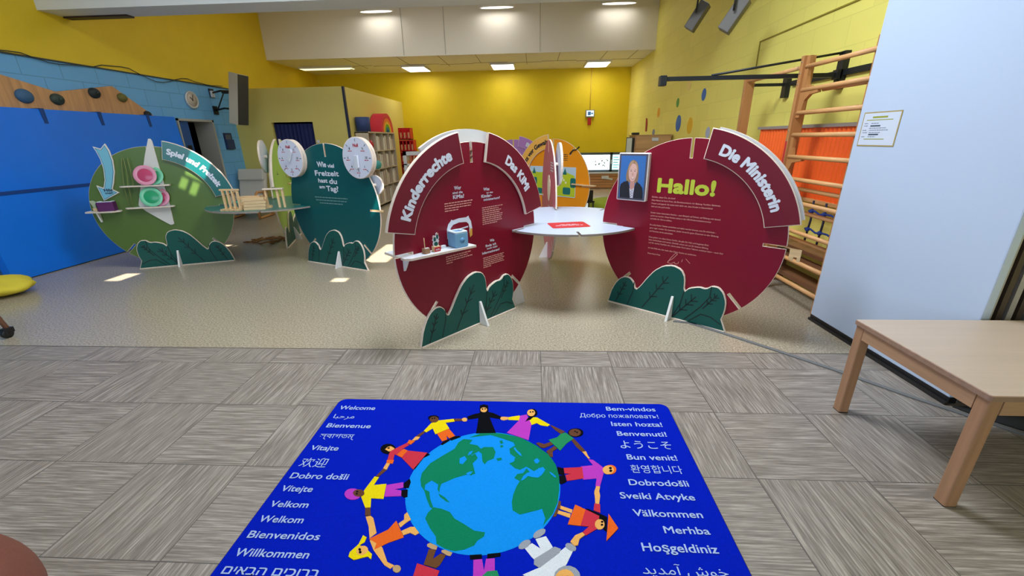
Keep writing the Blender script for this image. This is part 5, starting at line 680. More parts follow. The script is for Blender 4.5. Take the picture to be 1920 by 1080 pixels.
sign(lp,14,80,M_purple,'Bildung',.08,.40,am=48,rt=.675)

# the two round tables the boards plug into
def table(name,label,C,m,R=.76,rot=0,gap=()):
    t=thing(name,label,'table',(C[0],C[1],0),rot)
    ev=[]
    for i in range(8): ev.append((i*45,.12))
    p=[(x,z-CZ) for x,z in disc_poly(R,tuple(ev),.022,112)]
    b=MB(); b.prism(p,.735,.753,0,1,bev=.002); b.build('tabletop',[m,mat('table_edge',(150,138,130),.6)],t); return t
t1=table('round_table','round white tabletop slotted between the two crimson boards',(.325,4.215),mat('tabletop_white',(186,198,220),.3),.765,math.radians(49.7-45))
SR=Matrix.Rotation(-math.radians(49.7-45),4,'Z')@T(0,-.345,0)@Matrix.Rotation(math.radians(11),4,'Z')
b=MB(); b.prism(rrect(-.18,.18,-.13,.13,.03,3),.7535,.7545,M=SR); lb=b.build('red_sticker',mat('signal_red',(190,20,34),.5),t1)
b=MB()
for i,(x,w) in enumerate(((-.08,.18),(-.13,.26))): dashes(b,x,.01-i*.045,w,.014,SR@T(0,0,.7536),seed=i)
b.build('sticker_print',M_text,lb)
t2=table('round_table','round petrol green tabletop with wooden toys between olive and petrol boards',(-3.55,5.51),mat('petrol_top',(24,104,104),.3),.76,math.radians(21.4-45))

# ---------------------------------------------------------------- wooden toys on the petrol table
TZ=.753
t=thing('toy_fence','wooden slatted toy fence lying and standing at the near edge of the petrol table','toy',(-3.66,4.90,TZ),-.05)
for i in range(4):
    b=MB(); x=-.10+i*.062; b.box(x,x+.022,-.012,.012,.02,.235); b.build('slat',M_pine,t)
    b=MB(); b.box(x-.02,x+.02,-.07,.14,0,.022); b.build('base_bar',M_pine,t)
b=MB(); b.box(-.12,.12,-.014,.014,.235,.255); b.build('top_bar',M_pine,t)
for i in range(3):
    t=thing('toy_plank_stack',['wooden toy planks stacked flat beside the slatted fence','short pile of wooden toy bars at the table middle','thick wooden toy blocks piled at the back of the petrol table'][i],'toy',[(-3.55,5.12,TZ),(-3.42,4.98,TZ),(-3.68,5.30,TZ)][i],[.2,.3,-.1][i])
    for j_ in range(4 if i<2 else 3):
        b=MB(); h_=.036; dx=.008*((j_*7)%3-1); b.box(-.12+dx,.12+dx,-.05,-.004,j_*h_,j_*h_+h_-.003); b.box(-.12-dx,.12-dx,.004,.05,j_*h_,j_*h_+h_-.003); b.build('plank',M_pine,t)
t=thing('toy_table','small wooden toy table with white top standing at the right of the petrol table','toy',(-3.25,5.11,TZ),.25)
b=MB(); b.box(-.11,.12,-.035,.035,.222,.236); b.build('top',M_edge,t)
for x in (.045,.105): 
    b=MB(); b.box(x-.012,x+.012,-.014,.014,0,.222); b.build('leg',M_pine,t)
b=MB(); b.box(-.10,-.08,-.014,.014,.02,.222); b.build('leg',M_pine,t)
b=MB(); b.box(-.12,-.05,-.03,.03,0,.03); b.build('foot',M_pine,t)
# ---------------------------------------------------------------- rug
RX0,RX1,RY0,RY1=-1.203,.797,.80,2.142
rug=thing('welcome_rug','blue rug with globe, ring of children and welcome words in many languages','rug',(0,0,0))
M_rug=mat('royal_blue_pile',(3,30,184),.95,var=.10,vscale=160,bump=.5,bscale=420,spec=.05)
b=MB(); b.prism(rrect(RX0,RX1,RY0,RY1,.045,5),.0005,.010,0,1,bev=.003); b.build('pile',[M_rug,mat('rug_binding',(16,16,60),.9)],rug)
RB=Vector((-.2323,1.4986)); RZ=.0104
def pilem(n,c): return mat('pile_'+n,c,.95,var=.08,vscale=160,bump=.5,bscale=420,spec=.05)
b=MB(); b.prism(circ(RB.x,RB.y,.356,72),.010,RZ+.0006); gl=b.build('globe',pilem('sky_blue',(20,146,244)),rug)
M_land=pilem('green',(16,128,90))
for li,(nme,pol) in enumerate(DATA['land'].items()):
    b=MB(); b.prism(pol,RZ,RZ+.0012+.00004*li); b.build('land_mass',M_land,gl)
for nme,pol in DATA['water'].items(): b=MB(); b.prism(pol,RZ,RZ+.0019); b.build('bay',MATS['pile_sky_blue'],gl)
PC=dict(sk=pilem('peach',(246,176,96)),sd=pilem('umber',(104,66,48)),bk=pilem('black',(14,14,20)),ye=pilem('yellow',(246,214,20)),og=pilem('orange',(240,104,36)),rd=pilem('red',(206,54,72)),pu=pilem('magenta',(190,62,190)),gr=pilem('leaf_green',(40,140,90)),wh=pilem('white',(226,230,236)),gy=pilem('grey',(158,162,172)),br=pilem('brown',(110,72,44)),tn=pilem('tan',(196,160,116)))
for fi,(nme,polys) in enumerate(DATA['fig']):
    root=None
    for i,(c,pol) in enumerate(polys):
        pol=[(min(max(x,RX0+.01),RX1-.01),max(y,RY0+.01)) for x,y in pol]
        b=MB(); b.prism(pol,RZ-.0002,RZ+.0014+.00021*i+.00007*(fi%3)); ob=b.build('figure' if root is None else {'sk':'skin','sd':'skin','bk':'dark_patch'}.get(c,'garment'),PC[c],rug if root is None else root)
        if root is None: root=ob; ob['label']=nme+' on the rug'
M_rtext=pilem('pale_blue',(176,196,240))
MR=T(0,0,RZ+.0002)
LW=[('Welcome',2.032,.217,.038,.02),('ﺎﺒﺣﺮﻣ',1.950,.125,.038,0),('Bienvenue',1.868,.252,.037,.02),('স্বাগতম্',1.782,.195,.036,0),('Vítajte',1.688,.148,.036,.02),('欢迎',1.575,.138,.05,0),('Dobro došli',1.497,.282,.037,.02),('Vítejte',1.420,.148,.035,.02),('Velkom',1.334,.173,.034,.02),('Welkom',1.257,.192,.034,.02),('Bienvenidos',1.183,.30,.034,.02),('Willkommen',1.105,.296,.034,.02),('םיאבה םיכורב',1.035,.37,.034,.02)]
for s,y,w,h_,bo in LW: b=MB(); text(b,s,-1.166,y,h_,w,'L',bo,MR); b.build('welcome_word',M_rtext,rug)
RW=[('Bem-vindos',2.066,.284,.038,.02),('Добро пожаловать!',2.000,.446,.036,.005),('Isten hozta!',1.928,.278,.038,.02),('Benvenuti!',1.848,.261,.038,.02),('ようこそ',1.755,.262,.05,.0),('Bun venit!',1.673,.245,.038,.02),('환영합니다',1.590,.243,.042,0),('Dobrodošli',1.510,.27,.037,.02),('Sveiki Atvyke',1.433,.325,.036,.02),('Välkommen',1.343,.287,.036,.02),('Merhba',1.266,.181,.034,.02),('Hoşgeldiniz',1.185,.288,.037,.02),('ﺪﯾﺪﻣﺁ ﺵﻮﺧ',1.095,.31,.036,0)]
for s,y,w,h_,bo in RW: b=MB(); text(b,s,.713,y,h_,w,'R',bo,MR); b.build('welcome_word',M_rtext,rug)
# ---------------------------------------------------------------- low table, front right
tb=thing('low_table','low rectangular beech table with pale top at the right front','table',(1.752,1.437,0))
TW,TD,TH=1.03,.72,.565
M_top=wood('pale_laminate',(194,174,158),0,6,.05,.4)
b=MB(); b.prism(rrect(0,TW,0,TD,.012,3),TH-.024,TH,0,1,bev=.004,both=False); b.build('tabletop',[M_top,wood('table_edge_beech',(150,118,98),0,10)],tb)
for x in (.008,TW-.068):
    for y in (.005,TD-.062):
        g=MB(); g.prism(rrect(x+.002,x+.054,y+.002,y+.054,.006,2),.006,TH-.024,0,0,bev=0); lg=g.build('leg',wood('table_beech',(166,124,92),2,12),tb)
        g=MB(); g.box(x+.004,x+.054,y+.004,y+.054,0,.007); g.build('glide',M_black,lg)
for nm,c in (('apron',(.07,TW-.07,.012,.034)),('apron',(.07,TW-.07,TD-.034,TD-.012)),('apron',(.012,.034,.062,TD-.062)),('apron',(TW-.034,TW-.012,.062,TD-.062))):
    g=MB(); g.box(c[0],c[1],c[2],c[3],TH-.095,TH-.025); g.build('apron',wood('table_beech_x' if c[1]-c[0]>.5 else 'table_beech_y',(174,134,102),0 if c[1]-c[0]>.5 else 1,12),tb)
# cable, and a dark patch painting the partition gap's track and shadow
b=MB(); pts=[(1.22,3.36),(1.334,3.33),(1.55,3.12),(1.80,2.85),(2.05,2.57),(2.30,2.26),(2.55,1.99),(2.9,1.62),(3.2,1.3)]
b.prism([(x-.011,y-.011) for x,y in pts]+[(x+.011,y+.011) for x,y in pts][::-1],0.001,.010,0,0,bev=.003); tag(b.build('floor_cable',mat('cable_grey',(112,112,112),.6)),'flat grey cable running across the floor from the crimson board to the right','cable')
b=MB(); b.prism([(2.45,2.17),(2.79,2.17),(2.79,1.80),(2.66,1.93),(2.50,2.09)],.001,.006,0,0); tag(b.build('dark_floor_patch',mat('anthracite_patch',(34,34,36),.9)),'black floor patch for track and shadow behind the low table by the partition end','mat')
# ---------------------------------------------------------------- notice sheet on the white leaf
def on_leaf(y): return pa+dv*((pa.y-y)/(pa.y-pb.y)*Lp)
NM=Matrix((dv,-nv,Vector((0,0,1)))).transposed().to_4x4(); 
n0=on_leaf(3.382); L_=(on_leaf(3.060)-n0).length
NM=Matrix((dv,Vector((0,0,1)),-nv)).transposed().to_4x4(); NM.translation=n0
ns=thing('notice_sheet','white notice sheet with gold border pinned to the white partition leaf','notice')
b=MB(); b.box(0,L_,1.43,1.658,.001,.003,M=NM); b.build('border',mat('gold_border',(170,150,90),.5),ns)
b=MB(); b.box(.008,L_-.008,1.438,1.650,.003,.0036,M=NM); b.build('paper',mat('notice_paper',(206,214,230),.6),ns)
def bars(l): 
    q=MB()
    for x,z,w,h_ in l: q.box(x*L_,(x+w)*L_,1.43+z*.228,1.43+(z+h_)*.228,.0036,.0042,M=NM)
    return q
bars([(.27,.82,.40,.05),(.12,.755,.70,.022),(.16,.20,.55,.022)]).build('olive_print',mat('olive_print',(150,156,50),.6),ns)
for z_ in (.575,.325): bars([(.26,z_,.27,.04)]).build('bold_print',mat('slate_print',(60,74,90),.6),ns)
q=MB()
for i,(x,z,w) in enumerate(((.08,.66,.10),(.27,.66,.22),(.08,.59,.12),(.24,.52,.45),(.07,.46,.13),(.25,.46,.52),(.08,.39,.13),(.26,.39,.32),(.08,.27,.10),(.26,.27,.2))): dashes(q,x*L_,1.43+z*.228,w*L_,.005,NM@T(0,0,.0030),seed=i)
q.build('small_print',mat('slate_light_print',(120,130,150),.6),ns)
# ---------------------------------------------------------------- brown stool bottom left, yellow bag, wheeled frame
st=thing('round_pouf','round reddish brown leather pouf at the bottom left corner of the floor','pouf',(-1.72,.48,0))
M_rus=mat('russet_leather',(122,68,52),.6,var=.06,vscale=40,bump=.15,bscale=200)
b=MB(); b.lathe([(.25,.004)]+[(.415*math.sin(math.radians(a)),.30-.30*math.cos(math.radians(a))) for a in range(40,181,7)],56); b.build('body',M_rus,st)
b=MB(); rr=random.Random(5); vs=[]
n=26; mrows=10
prof=[]
for i in range(mrows+1):
    a=PI*i/mrows/1.0; prof.append((math.sin(a)*.42,.09-.09*math.cos(a)))
prof[0]=(.0,0);prof[-1]=(.0,.2)
b.lathe(prof,n,0,Matrix.Diagonal((.85,.72,1,1)))
for i,v in enumerate(b.v): 
    a=math.atan2(v.y,v.x); k_=1+.07*math.sin(5*a+1)+.04*math.sin(11*a+v.z*30); b.v[i]=Vector((v.x*k_,v.y*k_,v.z*(1+.16*math.sin(7*a))))
tag(b.build('yellow_beanbag',mat('yellow_cloth',(226,206,60),.8,bump=.5,bscale=14),loc=(-5.87,3.93,.002),rz=.1),'crumpled yellow cloth bag lying on the floor at the left edge','bag')
wf=thing('wheeled_stand','wooden leg of a wheeled stand with black castor at the left edge','trolley',(-4.60,2.98,0),.1)
b=MB(); b.cyl((.14,-.03,.075),(-.12,.05,.60),.018,10); b.build('leg',wood('brown_wood',(120,80,60),2),wf)
b=MB(); b.cyl((-.36,-.02,.075),(-.12,.05,.60),.018,10); b.build('leg',MATS['brown_wood'],wf)
for x in (.14,-.36):
    b=MB(); b.cyl((x-.016,-.045,.040),(x+.016,-.045,.040),.040,20); b.box(x-.026,x+.026,-.07,.0,.04,.085,b=.006); b.build('castor',M_black,wf)
b=MB(); b.lathe([(0,.60),(.2,.60),(.21,.62),(.2,.64),(0,.645)],28,0,T(-.12,.05,0)); b.build('seat',MATS['brown_wood'],wf)

# ---------------------------------------------------------------- left wall
M_mat=mat('gym_blue_vinyl',(0,118,240),.38,var=.04,vscale=2,bump=.06,bscale=5)
gm=thing('gym_mat','tall blue gym mat covering the lower left wall below the climbing boards','gym mat',(0,0,0))
def slab(p0,p1,z0,z1,x,th,tilt):
    b=MB(); 
    vs=[]
    for z,xx in ((z0,x+tilt),(z1,x)):
        vs+=[(xx-th,p0,z),(xx,p0,z),(xx,p1,z),(xx-th,p1,z)]
    b.add(vs,[(0,3,2,1),(4,5,6,7),(0,1,5,4),(1,2,6,5),(2,3,7,6),(3,0,4,7)]); return b
slab(4.36,7.55,.012,1.975,-6.31,.10,.13).build('panel',M_mat,gm)
b=MB(); b.box(-6.305,-6.305+.004,4.36,7.55,.99,1.03,M=T(.065,0,0)); b.build('seam',mat('gym_blue_dark',(0,62,140),.5),gm)
for y in (5.43,6.18,6.98):
    b=MB(); b.box(-6.415,-6.30,y,y+.05,1.975,1.985); b.box(-6.305,-6.298,y,y+.05,1.80,1.985); b.build('strap',mat('strap_blue',(0,60,130),.6),gm)
cw=thing('climbing_board','plywood climbing board with a zigzag top edge above the blue mat','climbing wall',(0,0,0))
YZ=Matrix(((0,0,1,0),(1,0,0,0),(0,1,0,0),(0,0,0,1)))
b=MB(); b.prism([(2.9,1.7),(7.30,1.7),(7.30,1.955),(6.66,2.372),(5.817,2.213),(5.2,2.36),(4.6,2.52),(3.8,2.3),(2.9,2.5)],-6.49,-6.42,M=YZ); b.build('plywood',wood('osb_plywood',(190,142,96),2,5,.26,.6),cw)
for i,(y,z,c,sx) in enumerate(((5.41,2.125,(58,98,136),.10),(5.79,2.118,(52,66,58),.085),(6.335,2.245,(34,44,46),.085),(6.76,2.22,(110,104,48),.075),(7.13,2.0,(30,30,32),.06),(4.7,2.2,(160,60,50),.09))):
    b=MB(); b.sphere((0,0,0),1,12,0,(.06,sx,sx*.85)); 
    if i in (1,2): b.cyl((.05,0,.0),(.075,0,.0),.025,10,0)
    b.build('climbing_hold',mat('hold_%d'%c[0],c,.6,bump=.3,bscale=30),cw,loc=(-6.415,y,z))
ck=thing('wall_clock','round white wall clock with dark hands on the blue blocks beside the speaker','clock',(-6.5,8.275,2.31))
b=MB(); b.lathe([(0,0),(.15,0),(.155,.03),(.14,.045),(.13,.035),(0,.034)],32,0,YZ); b.build('case',mat('clock_rim',(214,214,214),.4,.3),ck)
b=MB(); b.lathe([(0,.0345),(.118,.0345),(.118,.036),(0,.036)],32,0,YZ); b.build('dial',mat('clock_face',(196,186,176),.5),ck)
b=MB(); b.box(.037,.04,-.008,.008,-.02,.07,M=Matrix.Rotation(.9,4,'X')); b.box(.037,.04,-.006,.006,-.02,.10,M=Matrix.Rotation(-.35,4,'X')); b.build('hand',M_black,ck)
sp=thing('loudspeaker','tall grey column loudspeaker with dark grille hung on the left wall','speaker',(-5.84,8.5,1.86)); 0
b=MB(); b.box(-.175,0,0,.32,0,.93,b=.008); b.build('cabinet',mat('speaker_grey',(200,192,174),.6),sp).rotation_euler=(0,.23,0)
b=MB(); b.box(0,.008,.006,.314,.008,.922); b.build('grille',mat('speaker_grille',(56,56,54),.7,bump=.3,bscale=200),sp).rotation_euler=(0,.23,0)
b=MB(); 
for z in (.30,.62): b.tube([(-.65,.35,z),(-.4,.28,z+.03),(-.08,.2,z)],.018,8); b.box(-.655,-.635,.30,.42,z-.08,z+.08)
b.tube([(-.65,.4,.28),(-.35,.3,.62)],.012,6); b.cyl((-.20,.05,.60),(-.0,.05,.60),.03,10); b.build('bracket',M_bsteel,sp)
b=MB(); b.box(-6.5,-6.44,8.80,8.88,2.40,2.52,b=.01); tag(b.build('motion_sensor',M_white),'small white motion sensor on the blue wall between clock and speaker','sensor')
pc=thing('wall_pouch','dark blue document pouch hanging on the blue wall near the corner','holder',(-6.5,8.92,1.40))
b=MB(); b.box(0,.012,0,.24,0,.33); b.build('back',mat('pouch_navy',(28,48,92),.5),pc); b=MB(); b.box(.012,.05,.01,.23,.01,.20); b.build('pocket',mat('pouch_navy2',(36,56,98),.4),pc)
b=MB(); b.box(.014,.03,.03,.18,.12,.30); b.build('papers',mat('pouch_paper',(90,96,110),.7),pc)
b=MB(); pts=[]
for i in range(41):
    y=3.2+i*(9.2-3.2)/40; s_=.012*math.sin(i*1.3)
    if 5.6<y<6.6: s_-=.05*math.sin((y-5.6)*PI)
    if 7.3<y<8.0: s_-=.10*math.sin((y-7.3)/.7*PI)
    if 6.6<y<7.2 or 8<y<8.4: s_+=.04
    pts.append((-6.47,y,2.63+s_))
b.tube(pts,.006,6); tag(b.build('wall_cable',mat('cable_dark',(52,58,60),.6)),'thin dark cable drooping along the top edge of the blue blocks','cable')
# grey armchair
ar=thing('armchair','pale grey cushioned bentwood armchair behind the petrol table','armchair',(-6.11,8.62,0),.05)
M_cush=mat('armchair_grey',(206,204,196),.8,bump=.1,bscale=60)
Q=T(0,.28,.40)@Matrix.Rotation(-.32,4,'X')
b=MB(); b.box(-.29,.29,-.05,.05,0,.58,M=Q,b=.03); b.build('back_cushion',M_cush,ar)
b=MB(); b.box(-.28,.28,-.10,.03,.36,.60,M=Q,b=.03); b.build('head_pillow',M_cush,ar)
b=MB(); b.box(-.29,.29,-.16,.30,.36,.46,M=Matrix.Rotation(-.10,4,'X'),b=.03); b.build('seat_cushion',M_cush,ar)
for s_ in (-1,1):
    b=MB(); b.tube([(s_*.33,-.20,0.02),(s_*.33,-.20,.48),(s_*.33,-.12,.55),(s_*.33,.25,.53)],.025,8); b.tube([(s_*.33,-.20,.03),(s_*.33,.35,.03)],.025,8); b.tube([(s_*.33,.30,.03),(s_*.33,.12,.53)],.022,8); b.build('side_frame',M_beech,ar)
b=MB(); b.box(-.33,.33,-.16,-.12,.30,.35).box(-.33,.33,.2,.24,.28,.33); b.build('cross_rail',M_beech,ar)
# rope on the floor
b=MB(); pts=[]
for i in range(34):
    a=i*.62; pts.append((-4.38+.24*math.cos(a*.71)+.05*math.cos(a*2.3),6.44+.20*math.sin(a)+.04*math.sin(a*1.7),.012+.012*(i%3)))
b.tube(pts,.011,6); tag(b.build('skipping_rope',mat('tan_rope',(150,102,48),.8)),'tangled brown rope lying on the floor behind the petrol table','rope')
# ---------------------------------------------------------------- bookshelf against the inner room
SX0,SX1,SY0,SY1,SZT=-3.99,-3.69,9.66,11.52,1.72
M_shelf=wood('grey_oak',(196,182,160),2,8,.10); M_shelfb=mat('shelf_back',(86,76,66),.7)  # back panel darkened to paint deep shade between the books
bs=thing('bookshelf','tall grey oak cube bookshelf against the pale yellow inner wall','bookshelf',(0,0,0))
b=MB(); b.box(SX0,SX1,SY0,SY0+.025,0,SZT); b.build('side_panel',M_shelf,bs); b=MB(); b.box(SX0,SX1,SY1-.025,SY1,0,SZT); b.build('side_panel',M_shelf,bs)
b=MB(); b.box(SX0,SX1,SY0,SY1,SZT-.025,SZT+.004); b.build('top_panel',M_shelf,bs); b=MB(); b.box(SX0,SX0+.012,SY0,SY1,0,SZT); b.build('back_panel',M_shelfb,bs)
rows=4; rh=(SZT-.08)/rows; cols=4; cwid=(SY1-SY0)/cols
for i in range(rows): b=MB(); b.box(SX0+.012,SX1-.004,SY0+.025,SY1-.025,.06+i*rh,.06+i*rh+.022); b.build('shelf',M_shelf,bs)
for i in range(1,cols): b=MB(); b.box(SX0+.012,SX1-.006,SY0+i*cwid-.011,SY0+i*cwid+.011,.06,SZT-.02); b.build('divider',M_shelf,bs)
rr=random.Random(11)
bc=[(246,244,240),(238,236,230),(214,200,184),(232,230,228),(200,176,160),(170,166,164),(244,242,234),(228,214,200)]
bl=['top row','second row','third row','bottom row']; cl=['nearest','second','third','farthest']; ORD=['first','second','third','fourth','fifth','sixth','seventh']
for r in range(rows):
    z=.06+r*rh+.022
    for c_ in range(cols):
        if r==rows-1 and c_==0: continue
        y=SY0+c_*cwid+.03; nb=5
        for k_ in range(nb):
            th=rr.uniform(.035,.06); hh_=rr.uniform(.25,.34)
            if y+th>SY0+(c_+1)*cwid-.03: break
            key='book_mesh_%d'%rr.randrange(8); 
            bd=MB(); dpt=rr.uniform(.17,.21); bd.box(-dpt,0,0,th,0,hh_); o_=bd.build('book',mat('book_%d'%(k_%8 if r%2 else (k_+3)%8),bc[(k_ if r%2 else k_+3)%8],.6))
            o_.location=(SX1-.02-rr.uniform(0,.03),y,z)
            tag(o_,'%s book from the near end, %s, %s column of the grey oak bookshelf'%(ORD[k_],bl[rows-1-r],cl[c_]),'book','books on the grey oak bookshelf'); y+=th+rr.uniform(.006,.045)
b=MB(); b.sphere((0,0,.125),.125,16); tag(b.build('red_ball',mat('red_ball',(190,24,50),.6),loc=(-3.80,9.86,.06+(rows-1)*rh+.022)),'red ball in the top left compartment of the bookshelf','ball')
b=MB(); b.sphere((0,0,.10),.10,14); tag(b.build('teal_ball',mat('teal_ball',(70,160,160),.6),loc=(-3.62,9.80,.905)),'teal ball at the front of the bookshelf behind the right white dial','ball')
# rainbow arch and navy half column on top
rb=thing('rainbow_arch','big foam rainbow arch in red, orange, yellow, green and blue on the bookshelf','toy',(-3.95,11.03,SZT+.004))
for i,(r0,r1,c) in enumerate(((.33,.44,(214,40,66)),(.255,.328,(240,120,50)),(.19,.253,(240,190,60)),(.12,.188,(90,160,40)),(.055,.118,(40,100,150)))):
    p=[(r1*math.cos(PI*k_/24),r1*math.sin(PI*k_/24)) for k_ in range(25)]+[(r0*math.cos(PI*k_/24),r0*math.sin(PI*k_/24)) for k_ in range(24,-1,-1)]
    b=MB(); b.prism(p,-.14,.15,0,0,M=Matrix(((0,0,1,0),(1,0,0,0),(0,1,0,0),(0,0,0,1)))); 
    b.build('arch_ring',mat('foam_%d'%i,c,.6),rb)
rb.location=(-3.84,11.02,SZT+.004)
nb_=thing('foam_half_column','navy blue foam half column beside the rainbow arch on the bookshelf','toy',(-3.84,9.82,SZT+.004))
b=MB(); b.lathe([(0,0),(.155,0),(.155,.30),(0,.30)],28); b.build('column',mat('navy_foam',(38,62,116),.6),nb_)
b=MB(); b.lathe([(0,.3005),(.15,.3005),(.15,.303),(0,.303)],28); b.build('top_face',mat('navy_foam_top',(52,78,132),.6),nb_)
# red crates stacked
M_cr=mat('crate_red',(214,30,44),.4)
def crate(x,y,z,n,w,h,label,rz=-.2):
    t=thing('red_crate',label,'crate',(x,y,z),rz,None)
    f=MB(); d=.30; cw_=w/n
    f.box(0,w,0,d,0,.02).box(0,w,d-.015,d,0,h).box(0,w,0,.015,h-.03,h).box(0,w,0,.015,0,.05)
    for i in range(n+1): f.box(max(0,i*cw_-.012),min(w,i*cw_+.012),0,d,0,h)
    f.build('body',M_cr,t)
    for i in range(n):
        g=MB(); g.box(i*cw_+.03,i*cw_+cw_-.03,.03,.2,.02,h*.62); g.build('wood_insert',mat('crate_wood',(232,176,130),.6),t)
    return t
for i,(n,w,z,h,x) in enumerate(((4,.44,0.0,.30,-3.78),(4,.44,.305,.30,-3.78),(4,.44,.61,.30,-3.78),(4,.43,.915,.30,-3.78),(4,.40,1.22,.315,-3.78),(3,.33,1.54,.31,-3.78))):
    crate(x,12.15,z,n,w,h,'red open-fronted crate, %s of the stack beside the bookshelf'%['lowest','second from the floor','third from the floor','fourth from the floor','second from the top','topmost'][i],0)
wf_=thing('white_display_frame','white wooden shop frame with little wood blocks half hidden behind the crimson board','shelf',(-3.36,11.0,0))
b=MB(); b.box(0,.085,0,.25,0,1.25).box(.60,.68,0,.25,0,1.25).box(0,.68,0,.25,1.16,1.25).box(0,.68,0,.25,.92,.95).box(0,.68,0,.25,.55,.58); b.build('frame',M_white,wf_)
for i in range(7):
    b=MB(); b.box(.09+i*.075,.13+i*.075,.05,.12,.95,1.04+.08*((i*5)%3)/2); tag(b.build('toy_block',mat('toy_block_%d'%(i%3),[(222,160,100),(196,110,80),(236,206,160)][i%3],.6),loc=(-3.36,11.0,0)),'small wooden block, %s from the left in the white shop frame'%ORD[i],'toy block','wooden blocks in the white shop frame')
# ---------------------------------------------------------------- back right corner
cb=thing('wood_cabinet','wooden cabinet in the back right corner behind the crimson board','cabinet',(2.04,9.0,0))
b=MB(); b.box(0,.72,0,.55,0,1.54); b.build('body',wood('cabinet_wood',(190,146,98),0,7),cb)
b=MB(); b.box(.02,.70,-.018,0,1.29,1.53); b.box(.02,.70,-.018,0,.70,1.27); b.build('front_panel',wood('cabinet_wood_front',(196,152,104),0,7),cb)
b=MB(); b.box(-.02,.74,-.01,.56,1.54,1.552); b.build('top',MATS['cabinet_wood'],cb)
b=MB(); b.box(.33,.46,-.024,-.018,1.43,1.495,b=.004); b.build('label_holder',M_white,cb)
b=MB(); b.box(-.06,0,.02,.5,0,1.5); b.build('dark_side_panel',mat('cabinet_dark',(46,40,36),.7),cb)  # black piece along the cabinet's left side
pf=thing('white_board_frame','dark-framed white board leaning against the wooden cabinet','board',(1.86,8.96,0))
b=MB(); b.box(0,.125,0,.02,.6,1.51); b.build('frame',mat('dark_frame',(60,60,58),.5),pf); b=MB(); b.box(.008,.112,-.003,0,.62,1.495); b.build('sheet',mat('board_grey_white',(206,210,200),.5),pf)
b=MB(); b.box(0,.015,0,.02,0,.6).box(.11,.125,0,.02,0,.6); b.build('leg',M_black,pf)
b=MB(); b.box(-.07,.07,-.06,.06,0,.045,b=.012); tag(b.build('black_case',M_black,loc=(2.07,9.15,1.553)),'small black case lying on top of the wooden cabinet','case')
hk=MB(); hk.prism([(-.02,0),(.02,0),(.025,.05),(.012,.10),(-.012,.10),(-.025,.05)],-.01,.01,M=XZ); tag(hk.build('grey_bell',mat('bell_grey',(150,150,156),.5),loc=(2.42,9.1,1.553)),'small grey pointed figure standing on the wooden cabinet','figure')
# exit sign, fire alarm, pipe on the back wall
ex=thing('emergency_sign','small white and blue emergency light sign on the yellow back wall','sign',(1.665,YB,2.19))
b=MB(); b.box(-.13,.13,-.07,0,-.10,.10,b=.008); b.build('housing',mat('sign_grey',(150,150,150),.5),ex); b=MB(); b.box(-.105,.105,-.073,-.07,-.075,.075); b.build('panel',mat('sign_lit',(214,236,250),.4,emit=.9),ex)
b=MB(); b.prism([(-.07,-.05),(.02,-.05),(.02,.05),(-.07,.05)],.0735,.0745,M=XZ); b.prism([(.03,-.02),(.06,-.02),(.06,-.04),(.09,0),(.06,.04),(.06,.02),(.03,.02)],.0735,.0745,M=XZ); b.build('pictogram',mat('sign_blue',(70,130,200),.5),ex)
b=MB(); b.cyl((0,-.012,.1),(0,-.012,1.22),.012,8); b.build('conduit',mat('conduit_yellow',(230,196,80),.5),ex)
b=MB(); b.box(-.05,.05,-.06,0,-.10,.10,b=.01); fa=tag(b.build('fire_alarm',mat('alarm_red',(186,40,30),.4),loc=(1.655,YB,1.97)),'red fire alarm box below the emergency sign','alarm')
so=thing('socket_strip','white socket strip on the wooden cladding below the window','socket',(2.1,YB-.072,.30))
b=MB(); b.box(0,.22,-.04,0,0,.09,b=.01); b.build('body',M_white,so); b=MB(); b.box(.10,.34,-.05,-.04,.01,.06,M=Matrix.Rotation(.15,4,'Y'),b=.01); b.build('plug',M_white,so)
# black chair, white bench, green pouf
bc_=thing('chair','black chair back showing between the orange board and the window','chair',(1.02,8.05,0),.2)
b=MB(); b.box(-.11,.11,0,.03,.38,.58,b=.01); b.build('backrest',M_black,bc_); b=MB(); b.box(-.15,.15,0,.30,.34,.38,b=.02); b.build('seat',M_black,bc_)
for x in (-.13,.13):
    for y in (.02,.28): b=MB(); b.cyl((x,y,0),(x*.95,y,.345),.014,8); b.build('leg',M_bsteel,bc_)
b=MB(); b.lathe([(0,0),(.48,0),(.52,.05),(.52,.27),(.47,.32),(.2,.34),(0,.335)],40); tag(b.build('green_pouf',mat('moss_fabric',(156,172,44),.9,bump=.2,bscale=60),loc=(1.66,8.62,0)),'moss green round pouf behind the white round table','pouf')
b=MB(); b.lathe([(0,0),(.02,0),(.022,.1),(0,.12)],8); 
